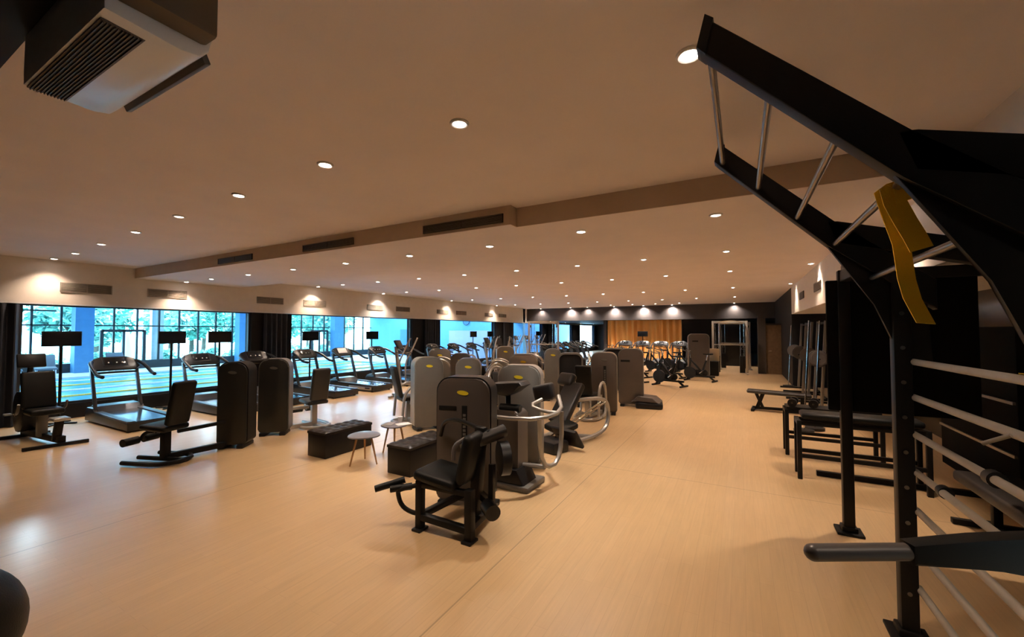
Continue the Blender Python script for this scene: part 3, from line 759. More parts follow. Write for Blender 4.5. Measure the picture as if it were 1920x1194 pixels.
machine((-4.45, 10.3), 26, 'small rounded weight tower in the middle of the machine field', 'greyh', 'silverd', (-0.6, 0.2), 120, 0, h=1.38, w=0.46)
machine((-7.1, 8.8), 40, 'grey weight tower with a yellow badge behind the pale one', 'greyh', 'silverd', (0.2, 0.8), 180, 0, h=1.38, w=0.60)
machine((-6.5, 11.3), 32, 'far round-topped weight tower before the third window', 'greyh', 'silver', (0.6, 0.3), 200, 2, h=1.38, w=0.55)
machine((-2.72, 9.2), 14, 'tall taupe weight tower at the right edge of the machine field', 'taupe', 'silver', (-0.15, -0.72), 180, 3, h=1.38, w=0.58, d=0.26, slot='v', badge='silverd')
t = machine((-2.42, 10.5), 10, 'taupe weight tower with a dark step, last along the aisle edge', 'taupe', 'silverd', None, 0, 0, h=1.42, w=0.60, d=0.30, slot='h', badge=False)
obj('step_platform', G().box((0.42, 0.05, 0.07), (0.62, 0.72, 0.14), rot=(0, 0, R(10)), bev=0.04), 'blackpl', t)
obj('step_cover', G().prism([(0.05, 0.14), (0.2, 0.28), (0.55, 0.26), (0.70, 0.14)], -0.25, 0.3, plane='XZ', bev=0.03), 'taupe', t)
machine((-3.72, 9.7), 200, 'dark machine with a large black backboard left of the tall taupe tower', 'blackpl', 'silverd', (0.05, 0.8), 180, 0, h=1.32, w=0.62, badge=False, padm='vinylg')
machine((-3.4, 12.6), 200, 'dark machine with a black backboard, farther one left of the taupe towers', 'blackpl', 'silverd', (-0.2, -0.8), 20, 2, h=1.34, w=0.70, badge=False, padm='vinylg')
machine((-3.25, 5.9), 20, 'charcoal machine with a padded seat between the torso machine and the leg press', 'taupe', 'silver', (-0.35, 0.6), 160, 0, h=1.20, w=0.40, badge=False, padm='vinylg')
machine((-5.75, 7.9), 35, 'slim grey weight tower partly hidden behind the low grey tower', 'greyh', 'silverd', (-0.65, 0.2), 120, 2, h=1.34, w=0.48)

# ------------------------------------------------------------ low tufted benches and side tables
def make_pouf(loc, L, label, group):
    t = thing('tufted_bench', label, 'bench', loc, 0, group)
    obj('body', G().box((0, 0, 0.17), (0.40, L, 0.34), bev=0.012), 'pouf', t)
    nx, ny = 16, int(16 * L / 0.4)
    bm = bmesh.new(); rows = []
    for j in range(ny + 1):
        row = []
        for i in range(nx + 1):
            u, v = i / nx, j / ny
            x = -0.205 + 0.41 * u; y = -L / 2 - 0.005 + (L + 0.01) * v
            cells = 3; cy = max(2, round(L / 0.135))
            bump = abs(math.sin(math.pi * u * cells)) ** 0.5 * abs(math.sin(math.pi * v * cy)) ** 0.5
            row.append(bm.verts.new((x, y, 0.368 + 0.026 * bump)))
        rows.append(row)
    for j in range(ny):
        for i in range(nx): bm.faces.new((rows[j][i], rows[j][i + 1], rows[j + 1][i + 1], rows[j + 1][i]))
    r = bmesh.ops.extrude_face_region(bm, geom=list(bm.faces))
    for v in r['geom']:
        if isinstance(v, bmesh.types.BMVert): v.co.z = 0.335
    obj('tufted_lid', bm, 'pouf', t)
    g = G()
    for sx in (-1, 1):
        for sy in (-1, 1): g.cyl((sx * 0.16, sy * (L / 2 - 0.05), -0.0), (sx * 0.16, sy * (L / 2 - 0.05), 0.012), 0.02)
    return t
make_pouf((-5.48, 4.39, 0), 0.86, 'long black tufted bench left of the round grey table', 'black tufted benches')
make_pouf((-3.88, 4.42, 0), 0.86, 'black bench standing against the front machine, right of the tables', 'black tufted benches')
def table(loc, label, r, h, rot):
    t = thing('side_table', label, 'table', loc, rot, 'small side tables')
    pts = [(r * math.cos(a) * (1 + 0.05 * math.cos(3 * a)), r * math.sin(a) * (1 + 0.05 * math.cos(3 * a))) for a in [i * math.pi / 16 for i in range(32)]]
    obj('table_top', G().prism(pts, h - 0.018, h, plane='XY', bev=0.005), 'tabletop', t)
    for k in range(3):
        a = 2 * math.pi * k / 3
        obj('leg', G().cyl((r * 0.95 * math.cos(a), r * 0.95 * math.sin(a), 0), (r * 0.5 * math.cos(a), r * 0.5 * math.sin(a), h - 0.018), 0.010, 0.016, seg=10), 'beech', t)
    return t
table((-4.66, 4.12, 0), 'round grey side table on beech legs, the bare one beside the long bench', 0.215, 0.40, R(15))
table((-4.62, 4.66, 0), 'grey side table with magazines, just behind the bare one', 0.20, 0.44, R(75))
def magazine(loc, rz, label, m='paper'):
    t = thing('magazine', label, 'magazine', loc, rz, 'magazines on the side table')
    obj('pages', G().box((0, 0, 0.004), (0.15, 0.21, 0.008)), m, t, smooth=False); obj('cover', G().box((0, 0, 0.009), (0.152, 0.212, 0.002)), 'ventl' if m == 'paper' else 'paper', t, smooth=False)
magazine((-4.70, 4.62, 0.44), R(20), 'open pale magazine at the left of the side table')
magazine((-4.50, 4.72, 0.44), R(-25), 'white leaflet at the right of the side table', 'button')
o = obj('paper_cup', G().cyl((0, 0, 0), (0, 0, 0.09), 0.028, 0.036), 'paper'); o.location = (-4.64, 4.80, 0.44); tag(o, 'white paper cup at the back of the magazine table', 'cup')

# ------------------------------------------------------------ far left rower / seated bike
t = thing('recumbent_bike', 'dark recumbent bike in front of the first dark column on the far left', 'exercise bike', (-10.1, 2.25, 0))
obj('base_frame', G().bar((-0.95, 0.0, 0.10), (0.45, 0.12, 0.10), 0.10, 0.10).bar((0.42, -0.30, 0.03), (0.52, 0.42, 0.03), 0.06, 0.05).bar((-0.95, -0.28, 0.03), (-0.90, 0.30, 0.03), 0.07, 0.05), 'black', t)
obj('front_leg', G().bar((0.35, 0.08, 0.08), (0.40, 0.1, 0.42), 0.10, 0.07), 'black', t)
obj('rear_cap', G().box((0.40, 0.10, 0.43), (0.26, 0.20, 0.05), bev=0.015), 'silver', t)
obj('seat', pad((-0.10, 0.04, 0.52), (0.42, 0.40, 0.10)), 'vinyl', t)
obj('backrest', pad((-0.34, 0.02, 0.86), (0.10, 0.40, 0.62), rot=(0, R(-14), 0)), 'vinyl', t)
obj('seat_post', G().bar((-0.15, 0.03, 0.10), (-0.15, 0.03, 0.48), 0.12, 0.10), 'silverd', t)
obj('drive_housing', G().prism(rrect(0.55, 0.12, 0.80, 0.2, 0.2, cx=-0.85), -0.11, 0.11, bev=0.03), 'blackpl', t)
obj('console_mast', G().bar((-0.9, 0, 0.7), (-0.72, 0, 1.28), 0.06, 0.06), 'black', t)
obj('console', G().box((-0.68, 0, 1.34), (0.07, 0.34, 0.24), rot=(0, R(-20), 0), bev=0.02), 'blackpl', t)
obj('crank', G().cyl((-0.8, -0.16, 0.42), (-0.8, 0.16, 0.42), 0.03), 'chrome', t)
for s in (-1, 1): obj('pedal', G().box((-0.8 + s * 0.14, s * 0.20, 0.42), (0.11, 0.09, 0.03), bev=0.008), 'silver', t)
for s in (-1, 1): obj('seat_handle', G().tube([(-0.25, s * 0.24, 0.50), (-0.02, s * 0.27, 0.55), (0.04, s * 0.27, 0.68)], 0.018), 'grip', t)

# ------------------------------------------------------------ elliptical trainer, spin bike
def make_elliptical():
    t = thing('elliptical_trainer', '', 'elliptical trainer')
    obj('base_frame', G().bar((0, -0.75, 0.06), (0, 0.75, 0.06), 0.10, 0.08).bar((-0.28, -0.75, 0.03), (0.28, -0.75, 0.03), 0.07, 0.05).bar((-0.28, 0.72, 0.03), (0.28, 0.72, 0.03), 0.07, 0.05), 'silver', t)
    obj('drive_housing', G().prism([(-0.80, 0.10), (-0.85, 0.45), (-0.65, 0.72), (-0.35, 0.70), (-0.15, 0.40), (-0.15, 0.10)], -0.13, 0.13, plane='YZ', bev=0.03), 'tmill', t)
    obj('mast', G().bar((0, 0.50, 0.08), (0, 0.66, 1.42), 0.07, 0.08), 'silver', t)
    obj('console', G().box((0, 0.58, 1.48), (0.36, 0.06, 0.26), rot=(R(-28), 0, 0), bev=0.02), 'tmill', t)
    for s in (-1, 1):
        obj('pedal', G().box((s * 0.17, -0.05 + s * 0.16, 0.34 + s * 0.07), (0.14, 0.38, 0.05), bev=0.015), 'blackpl', t)
        obj('pedal_arm', G().bar((s * 0.17, -0.45, 0.35), (s * 0.19, 0.45, 0.40), 0.04, 0.05), 'silver', t)
        obj('swing_handle', G().tube([(s * 0.20, 0.45, 0.40), (s * 0.22, 0.48, 0.95), (s * 0.27, 0.30, 1.30), (s * 0.27, 0.18, 1.55), (s * 0.24, 0.12, 1.66)], 0.022), 'silver', t)
        obj('fixed_handle', G().tube([(s * 0.03, 0.62, 1.25), (s * 0.24, 0.45, 1.22), (s * 0.20, 0.26, 1.26)], 0.018), 'grip', t)
    return t
def make_bike():
    t = thing('spin_bike', '', 'exercise bike')
    obj('base_frame', G().bar((0, -0.5, 0.18), (0, 0.45, 0.18), 0.06, 0.06).bar((-0.25, -0.5, 0.03), (0.25, -0.5, 0.03), 0.06, 0.05).bar((-0.25, 0.5, 0.03), (0.25, 0.5, 0.03), 0.06, 0.05).bar((0, -0.5, 0.03), (0, -0.3, 0.2), 0.05, 0.06).bar((0, 0.5, 0.03), (0, 0.38, 0.2), 0.05, 0.06)
        .bar((0, -0.02, 0.2), (0, -0.22, 0.78), 0.05, 0.07).bar((0, 0.0, 0.4), (0, 0.36, 0.80), 0.05, 0.06).bar((0, 0.42, 0.2), (0, 0.34, 0.85), 0.05, 0.06), 'black', t)
    obj('flywheel', G().cyl((-0.03, 0.38, 0.30), (0.03, 0.38, 0.30), 0.22, seg=28), 'blackpl', t)
    obj('chain_guard', G().prism(rrect(0.5, 0.20, 0.42, 0.1, 0.1), 0.04, 0.08, plane='YZ', bev=0.01), 'blackpl', t)
    obj('seat_post', G().cyl((0, -0.2, 0.72), (0, -0.26, 0.98), 0.02), 'chrome', t)
    obj('saddle', G().prism([(-0.42, -0.11), (-0.42, 0.11), (-0.30, 0.09), (-0.14, 0.03), (-0.10, 0.0), (-0.14, -0.03), (-0.30, -0.09)], 0.98, 1.03, plane='XY', bev=0.015, mtx=Matrix.Rotation(R(90), 4, 'Z')), 'vinyl', t)
    obj('handlebar', G().tube([(-0.18, 0.60, 1.16), (-0.2, 0.42, 1.10), (0, 0.38, 1.10), (0.2, 0.42, 1.10), (0.18, 0.60, 1.16)], 0.016), 'grip', t)
    obj('handlebar_post', G().cyl((0, 0.34, 0.8), (0, 0.38, 1.10), 0.02), 'chrome', t)
    obj('crank', G().bar((0.09, 0.0, 0.30), (0.09, 0.12, 0.20), 0.02, 0.03).bar((-0.09, 0.0, 0.30), (-0.09, -0.12, 0.40), 0.02, 0.03).cyl((-0.09, 0, 0.3), (0.09, 0, 0.3), 0.02), 'chrome', t)
    for s in (-1, 1): obj('pedal', G().box((s * 0.15, s * 0.12, 0.30 - s * 0.10), (0.10, 0.09, 0.025), bev=0.006), 'blackpl', t)
    return t
def place(maker, group, L):
    p = maker()
    for i, (x, y, a, lab) in enumerate(L):
        if i == 0: p.location = (x, y, 0); p.rotation_euler = (0, 0, R(a)); p['label'] = lab; p['group'] = group
        else: dup(p, (x, y, 0), R(a), lab, group)
place(make_elliptical, 'elliptical trainers', [
    (-7.95, 8.9, 110, 'silver elliptical trainer with tall handles left of the pale weight tower'),
    (-8.3, 14.0, 95, 'silver elliptical trainer before the third window, nearer one'),
    (-8.1, 15.6, 95, 'silver elliptical trainer before the third window, farther one'),
    (-7.3, 12.7, 60, 'silver elliptical trainer behind the round-topped tower'),
    (-10.6, 20.6, 90, 'distant elliptical trainer by the fourth window, nearest of three'),
    (-10.6, 22.0, 90, 'distant elliptical trainer by the fourth window, middle of three'),
    (-10.6, 23.4, 90, 'distant elliptical trainer by the fourth window, farthest of three')])
place(make_bike, 'spin bikes before the orange curtain', [
    (-2.15, 14.9, 70, 'black spin bike nearest the aisle before the curtain'), (-1.35, 16.9, 75, 'black spin bike beside the aisle, second from the front'),
    (-3.5, 15.5, 60, 'black spin bike left of the nearest one before the curtain'), (-3.7, 17.2, 65, 'black spin bike in the second rank, left side'),
    (-2.5, 17.6, 70, 'black spin bike in the second rank, middle'), (-4.6, 19.3, 65, 'black spin bike in the third rank, left side'),
    (-3.3, 19.6, 70, 'black spin bike in the third rank, middle'), (-2.1, 19.9, 70, 'black spin bike in the third rank, right side'),
    (-5.6, 21.3, 60, 'black spin bike in the rear rank, left end'), (-4.3, 21.6, 65, 'black spin bike in the rear rank, middle'), (-2.9, 21.9, 70, 'black spin bike in the rear rank, right end')])

# tall cable towers
def make_cable(h=2.3, w=1.3):
    t = thing('cable_station', '', 'cable machine')
    for s in (-1, 1):
        obj('upright', G().bar((s * w / 2, 0, 0), (s * w / 2, 0, h), 0.09, 0.09).bar((s * w / 2, -0.35, 0.03), (s * w / 2, 0.35, 0.03), 0.08, 0.06), 'silver', t)
        obj('weight_stack', G().box((s * (w / 2 - 0.17), 0.02, 0.42), (0.20, 0.12, 0.72), bev=0.005), 'black', t)
        obj('guide_rod', G().cyl((s * (w / 2 - 0.24), 0.02, 0.1), (s * (w / 2 - 0.24), 0.02, h - 0.1), 0.012).cyl((s * (w / 2 - 0.10), 0.02, 0.1), (s * (w / 2 - 0.10), 0.02, h - 0.1), 0.012), 'chrome', t)
        obj('pulley', G().cyl((s * (w / 2 - 0.09), -0.09, h - 0.22), (s * (w / 2 - 0.05), -0.09, h - 0.22), 0.06, seg=18), 'blackpl', t)
        obj('cable', G().tube([(s * (w / 2 - 0.07), -0.10, h - 0.25), (s * (w / 2 - 0.16), -0.16, 1.2)], 0.006, smooth=0), 'black', t)
        obj('handle', G().tube([(s * (w / 2 - 0.16), -0.16, 1.22), (s * (w / 2 - 0.22), -0.16, 1.08), (s * (w / 2 - 0.10), -0.16, 1.08)], 0.012, smooth=0, closed=True), 'grip', t)
    obj('crossbeam', G().bar((-w / 2, 0, h - 0.05), (w / 2, 0, h - 0.05), 0.08, 0.10).bar((-w / 2, 0, h * 0.55), (w / 2, 0, h * 0.55), 0.05, 0.05), 'silver', t)
    obj('chin_bar', G().tube([(-0.5, -0.2, h - 0.1), (-0.25, -0.25, h), (0.25, -0.25, h), (0.5, -0.2, h - 0.1)], 0.018), 'chrome', t)
    return t
place(make_cable, 'cable stations', [
    (-7.75, 16.9, 25, 'tall silver cable station silhouetted against the pool windows'),
    (-0.45, 20.4, 5, 'silver cable station at the far right before the dark wall'),
    (-0.30, 22.9, 10, 'silver cable station behind the one at the far right')])
t = thing('storage_bin', 'black bin with a cream board beside the far right cable station', 'bin', (-1.15, 19.4, 0))
obj('bin_body', G().box((0, 0, 0.30), (0.62, 0.5, 0.60), bev=0.02), 'black', t)
obj('board', G().box((0.12, 0.05, 0.86), (0.42, 0.06, 0.52), bev=0.01), 'cream', t)
t = machine((-1.55, 18.6), 8, 'tall dark grey selector machine beside the far aisle', 'taupe', 'silver', None, 0, 0, h=1.75, w=0.80, d=0.5, slot='h', badge=False)

# ------------------------------------------------------------ functional rig on the right
t = thing('functional_training_rig', 'large black training rig with slanted monkey bars and ladder rungs at the right', 'training rig', (0.95, 3.4, 0))
PX = 0.90
def O(n, g, m): return obj(n, g, m, t, world=True)
YA, YBm, YC = 2.0, 3.4, 4.88
for nm, y, hh, xx in (('near', YA, 2.42, 0.99), ('mid', YBm, 2.42, 0.86), ('far', YC, 2.42, 0.84)):
    u = O('upright', G().box((xx, y, hh / 2), (0.085, 0.085, hh), bev=0.008), 'black')
    if nm == 'mid':
        for k in range(9): O('bolt', G().cyl((xx - 0.002, y - 0.048, 0.28 + k * 0.21), (xx - 0.002, y - 0.041, 0.28 + k * 0.21), 0.012, seg=10), 'steelbar')
    O('base_foot', G().box((xx, y, 0.012), (0.20, 0.20, 0.024), bev=0.006).box((xx, y, 0.04), (0.12, 0.12, 0.05), bev=0.01), 'black')
for nm, y in (('near', YA), ('mid', YBm)):
    O('arm_beam', G().prism([(-0.14, 3.08), (-0.11, 3.22), (0.54, 2.57), (1.02, 2.16), (1.02, 1.98), (0.52, 2.40)], y - 0.04, y + 0.04, bev=0.006), 'black')
    O('arm_end_cap', G().prism([(-0.155, 3.10), (-0.12, 3.24), (-0.085, 3.21), (-0.12, 3.06)], y - 0.048, y + 0.048, bev=0.004), 'blackpl')
    O('top_beam', G().prism([(0.50, 2.575), (0.56, 2.565), (1.44, 2.31), (1.44, 2.17), (0.55, 2.42)], y - 0.04, y + 0.04, bev=0.006), 'black')
    O('gusset', G().prism([(0.50, 2.42), (0.80, 2.36), (0.98, 2.1), (1.0, 1.65), (0.86, 1.68), (0.74, 2.02)], y - 0.015, y + 0.015, bev=0.003), 'black')
for x, z in ((-0.10, 3.08), (0.12, 2.86), (0.345, 2.62), (0.545, 2.42), (0.73, 2.19)):
    O('monkey_bar', G().cyl((x, YA, z), (x, YBm, z), 0.017, seg=14), 'steelbar')
for i, z in enumerate((1.665, 1.45, 1.225, 1.0, 0.77, 0.54, 0.31)):
    O('ladder_bar', G().cyl((0.935, YA - 0.0, z), (0.91, YBm, z), 0.019, seg=14), 'woodbar')
O('bar_collar', G().cyl((0.93, 2.52, 1.225), (0.93, 2.57, 1.225), 0.034), 'blackpl')
O('bar_collar', G().cyl((0.928, 3.02, 1.0), (0.928, 3.07, 1.0), 0.032), 'blackpl')
O('rear_beam', G().box((0.85, (YBm + YC) / 2, 2.36), (0.08, YC - YBm, 0.10), bev=0.006).box((1.7, YC, 2.36), (1.6, 0.08, 0.10), bev=0.006), 'black')
O('rear_upright', G().box((2.5, YC, 1.2), (0.085, 0.085, 2.4), bev=0.008), 'black'); O('rear_upright', G().box((2.5, YBm, 1.2), (0.085, 0.085, 2.4), bev=0.008), 'black')
O('rear_upright', G().box((2.5, YA, 1.2), (0.085, 0.085, 2.4), bev=0.008), 'black')
O('back_board', G().box((1.22, YC + 0.02, 1.72), (1.02, 0.05, 1.22), bev=0.01), 'matte')
O('back_board', G().box((2.44, 3.4, 1.25), (0.05, 2.9, 1.7), bev=0.01), 'matte')
# dip handle fixed to the near upright
O('dip_bracket', G().prism([(0.0, -0.028), (0.0, 0.028), (0.20, 0.04), (0.62, 0.055), (0.62, -0.12), (0.25, -0.045)], -0.025, 0.025, bev=0.008, plane='XZ', mtx=Matrix.Translation((0.40, 1.585, 1.225)) @ Matrix.Rotation(R(30), 4, 'Z')), 'black')
O('dip_handle', G().cyl((0.17, 1.465, 1.22), (0.425, 1.60, 1.225), 0.0235, seg=20).sph((0.17, 1.465, 1.22), 0.0235), 'grip')
O('knob', G().cyl((0.90, 2.33, 1.45), (0.84, 2.38, 1.40), 0.008), 'woodbar')

# yellow straps
def strap_loop(name, pts, w, label, wdir=(1, 0, 0)):
    bm = bmesh.new(); wd_ = Vector(wdir).normalized() * w / 2; th = Vector((0, 0.0, 0.0))
    P = [Vector(p) for p in pts]; rows = []
    for i, p in enumerate(P):
        t_ = (P[min(i + 1, len(P) - 1)] - P[max(i - 1, 0)]).normalized(); nrm = t_.cross(wd_).normalized() * 0.0018
        rows.append([bm.verts.new(p - wd_ - nrm), bm.verts.new(p + wd_ - nrm), bm.verts.new(p + wd_ + nrm), bm.verts.new(p - wd_ + nrm)])
    for a, b in zip(rows, rows[1:]):
        for k in range(4): bm.faces.new((a[k], a[(k + 1) % 4], b[(k + 1) % 4], b[k]))
    bm.faces.new(rows[0]); bm.faces.new(rows[-1][::-1])
    o = obj(name, bm, 'strap'); tag(o, label, 'strap', 'yellow straps on the rig'); return o
SX, SY, SZ = 0.545, 2.14, 2.42
strap_loop('yellow_strap', [(SX + 0.03, SY, SZ - 0.06), (SX + 0.021, SY, SZ + 0.005), (SX, SY, SZ + 0.021), (SX - 0.021, SY, SZ + 0.005), (SX - 0.01, SY - 0.002, 2.36), (SX + 0.02, SY, 2.28), (SX + 0.045, SY, 2.22), (SX + 0.065, SY, 2.165)], 0.075, 'yellow webbing strap looped over a monkey bar, the broad upper one', (1, 0.2, 0.3))
strap_loop('yellow_strap', [(SX + 0.03, SY + .10, SZ - 0.06), (SX + 0.021, SY + .10, SZ + 0.005), (SX, SY + .10, SZ + 0.021), (SX - 0.021, SY + .10, SZ + 0.005), (SX + 0.0, SY + .10, 2.33), (SX + 0.03, SY + .09, 2.20), (SX + 0.04, SY + .08, 2.06), (SX + 0.05, SY + .06, 1.98), (SX + 0.085, SY + .05, 1.88)], 0.06, 'yellow webbing strap hanging lowest from the monkey bar', (1, 0.2, -0.1))
strap_loop('yellow_strap', [(0.955, 2.33, 1.66), (0.945, 2.33, 1.688), (0.92, 2.31, 1.69), (0.91, 2.24, 1.692), (0.925, 2.12, 1.69), (0.93, 2.05, 1.688)], 0.02, 'short yellow strap lying along the top ladder bar at the right edge', (0.2, 1, 0))

# ------------------------------------------------------------ racks, benches, barbells in the right aisle
def bench_rack(loc, label, w, dpt, h):
    t = thing('bench_rack', label, 'weight rack', loc, 0, 'low black rack frames right of the aisle')
    for sx in (0, 1):
        for sy in (0, 1):
            obj('leg', G().box((sx * w, sy * dpt, h / 2), (0.05, 0.05, h), bev=0.005), 'black', t)
    obj('top_frame', G().box((w / 2, 0, h - 0.03), (w, 0.045, 0.05)).box((w / 2, dpt, h - 0.03), (w, 0.045, 0.05)).box((0, dpt / 2, h - 0.03), (0.045, dpt, 0.05)).box((w, dpt / 2, h - 0.03), (0.045, dpt, 0.05)), 'black', t)
    obj('stretcher', G().box((w / 2, 0, h * 0.40), (w, 0.04, 0.045)).box((w / 2, dpt, h * 0.40), (w, 0.04, 0.045)), 'black', t)
    return t
t = bench_rack((0.62, 6.35, 0), 'low black rack frame behind the rig upright, nearer of two', 1.2, 0.30, 0.73)
obj('pad', pad((0.6, 0.12, 0.79), (1.15, 0.34, 0.08)), 'vinyl', t)
obj('base_rail', G().box((0.95, 0.26, 0.03), (1.5, 0.06, 0.06)), 'black', t)
t = bench_rack((0.58, 7.49, 0), 'low black rack frame behind the rig upright, farther of two', 1.1, 0.35, 0.68)
obj('shelf', G().box((0.55, 0.17, 0.70), (1.1, 0.36, 0.03)), 'black', t)
def dumb(loc, rz, label, L=0.34, r=0.06):
    t = thing('dumbbell', label, 'dumbbell', loc, rz, 'dumbbells on the black rack frames')
    obj('bar', G().cyl((-L / 2, 0, r), (L / 2, 0, r), 0.015), 'chrome', t)
    for s in (-1, 1): obj('weight_head', G().cyl((s * L * 0.22, 0, r), (s * L / 2, 0, r), r, seg=16), 'blackpl', t)
for i, x in enumerate((0.68, 0.94, 1.2, 1.46)):
    dumb((x, 7.66, 0.715), R(80), 'black dumbbell on the farther rack frame, %s from the aisle' % ORD[i])
# flat bench on the floor
t = thing('flat_bench', 'low flat weight bench on the floor at the right of the aisle', 'bench', (0.72, 11.3, 0), R(-5))
obj('seat', pad((0.0, 0, 0.43), (1.25, 0.30, 0.08), rot=(0, R(1.5), 0)), 'vinylg', t)
obj('frame', G().bar((-0.5, 0, 0.06), (0.6, 0, 0.08), 0.06, 0.06).bar((-0.42, 0, 0.06), (-0.30, 0, 0.40), 0.08, 0.08).bar((-0.30, 0, 0.06), (-0.44, 0, 0.40), 0.07, 0.06).bar((0.45, 0, 0.06), (0.45, 0, 0.40), 0.07, 0.07), 'black', t)
obj('foot', G().box((-0.5, 0, 0.03), (0.07, 0.5, 0.06), bev=0.01), 'black', t); obj('foot', G().box((0.58, 0, 0.03), (0.07, 0.5, 0.06), bev=0.01), 'black', t)
# squat stand with barbell
def make_squat():
    t = thing('squat_rack', '', 'squat rack')
    for s in (-1, 1):
        obj('upright', G().bar((0.0, s * 0.55, 0.03), (0.12, s * 0.55, 2.1), 0.06, 0.06), 'silverd', t)
        obj('side_foot', G().bar((-0.5, s * 0.55, 0.03), (0.5, s * 0.55, 0.03), 0.06, 0.05), 'black', t)
        obj('hook', G().bar((0.05, s * 0.55, 1.18), (-0.10, s * 0.55, 1.16), 0.04, 0.04), 'black', t)
    obj('cross_tie', G().bar((0.12, -0.55, 2.05), (0.12, 0.55, 2.05), 0.05, 0.05).bar((0.4, -0.55, 0.05), (0.4, 0.55, 0.05), 0.05, 0.05), 'black', t)
    return t
place(make_squat, 'squat racks along the right wall', [
    (1.62, 12.6, 0, 'silver squat rack in the right aisle, nearest of three'), (1.55, 14.2, 0, 'silver squat rack in the right aisle, middle of three'), (1.6, 15.75, 0, 'silver squat rack in the right aisle, farthest of three')])
def barbell(loc, label, n=2):
    t = thing('barbell', label, 'barbell', loc, 0, 'barbells on the squat racks')
    obj('bar', G().cyl((0, -1.0, 0), (0, 1.0, 0), 0.014), 'chrome', t)
    for s in (-1, 1):
        for k in range(n):
            obj('weight_plate', G().cyl((0, s * (0.72 + 0.05 * k), 0), (0, s * (0.755 + 0.05 * k), 0), 0.20 - 0.03 * k, seg=28).tube([((0.17 - 0.03 * k) * math.cos(a), s * (0.72 + 0.05 * k) + s * 0.035, (0.17 - 0.03 * k) * math.sin(a)) for a in [i * math.pi / 12 for i in range(24)]], 0.006, smooth=0, closed=True), 'grip', t)
barbell((1.55, 12.6, 1.215), 'loaded barbell resting on the nearest squat rack')
barbell((1.53, 15.75, 1.215), 'loaded barbell resting on the farthest squat rack', 1)
# leaning silver bars
for i, (x, y) in enumerate([(0.98, 9.3), (1.18, 9.6), (1.35, 16.6), (1.55, 10.8)]):
    o = obj('leaning_bar', G().cyl((0, 0, 0.02), (0.12, 0.05, 2.05), 0.014), 'chrome'); o.location = (x, y, 0)
    b = obj('bar_base', G().cyl((0, 0, 0), (0, 0, 0.05), 0.16, seg=24), 'blackpl', o)
    tag(o, ['thin silver bar leaning upright nearest the aisle by the racks', 'thin silver bar leaning upright just right of its twin', 'thin silver bar leaning at the end of the right aisle', 'thin silver bar leaning just before the nearest squat rack'][i], 'bar', 'leaning silver bars')
t = thing('storage_cabinet', 'tall black storage cabinet against the right wall behind the rig', 'cabinet', (2.72, 7.2, 0))
obj('cabinet_body', G().box((0, 0, 0.95), (0.5, 1.9, 1.9), bev=0.01), 'matte', t)
obj('shelf_lip', G().box((-0.26, 0, 0.55), (0.03, 1.85, 0.03)).box((-0.26, 0, 1.1), (0.03, 1.85, 0.03)), 'steelbar', t)
t = thing('padded_bench', 'black padded bench lying low behind the ladder bars', 'bench', (2.0, 5.0, 0))
obj('seat', pad((0, 0, 0.46), (0.45, 1.3, 0.10)), 'vinylg', t)
obj('frame', G().bar((0, -0.6, 0.05), (0, 0.6, 0.05), 0.06, 0.06).bar((0, -0.45, 0.05), (0, -0.45, 0.42), 0.06, 0.06).bar((0, 0.45, 0.05), (0, 0.45, 0.42), 0.06, 0.06).bar((-0.25, -0.6, 0.03), (0.25, -0.6, 0.03), 0.06, 0.05).bar((-0.25, 0.6, 0.03), (0.25, 0.6, 0.03), 0.06, 0.05), 'black', t)

# gym ball at the lower left corner
o = obj('exercise_ball', G().sph((0, 0, 0.33), 0.33, seg=40), 'vinyl'); o.location = (-3.5, 0.42, 0)
tag(o, 'black exercise ball on the floor at the lower left corner', 'exercise ball')

# ------------------------------------------------------------ pool hall beyond the windows
XP = -26.5
struct('floor_pool_deck', G().box((-13.35, 20, -0.1), (1.4, 45, 0.2)).box((-25.3, 20, -0.1), (3.2, 45, 0.2)).box((-18.9, -0.9, -0.1), (9.8, 3.2, 0.2)).box((-18.9, 30.5, -0.1), (9.8, 25, 0.2)), 'deck')
o = struct('floor_pool_water', G().box((-18.9, 9.4, -0.12), (9.8, 17.6, 0.1)), 'water')
for i in range(5):
    x = -15.6 - i * 1.7
    g = G()
    for k in range(120): g.cyl((0, -8.6 + k * 0.145, 0), (0, -8.6 + k * 0.145 + 0.14, 0), 0.04, seg=8)
    o = obj('lane_rope', g, 'rope_y' if i % 2 else 'rope_w'); o.location = (x, 9.4, -0.06)
    tag(o, ('yellow' if i % 2 else 'white') + ' floating lane rope across the pool, %s from the gym windows' % ORD[i], 'lane rope', 'lane ropes on the pool')
struct('ceiling_pool', G().box((-19.6, 20, 4.1), (14.2, 45, 0.2)), 'poolceil')
struct('wall_pool_end', G().box((-19.6, 24.2, 2.0), (14.2, 0.3, 4.2)), 'poolblue')
struct('wall_pool_side', G().box((-15.6, 33.2, 2.0), (0.3, 17.6, 4.2)), 'poolblue')
struct('wall_pool_near', G().box((-19.6, -2.4, 2.0), (14.2, 0.3, 4.2)), 'poolblue')
struct('wall_pool_header', G().box((-12.95, 20, 3.3), (0.3, 45, 1.7)), 'poolblue')
o = obj('wall_panel', G().box((0, 0, 0.95), (3.4, 0.08, 1.9), bev=0.02), 'lilac'); o.location = (-16.8, 24.0, 0); tag(o, 'lilac panel on the blue end wall of the pool hall', 'panel')
o = obj('pool_door', G().box((0, 0, 1.0), (0.9, 0.08, 2.0), bev=0.01), 'poolcol'); o.location = (-22.8, 24.0, 0); tag(o, 'blue door in the end wall of the pool hall', 'door')
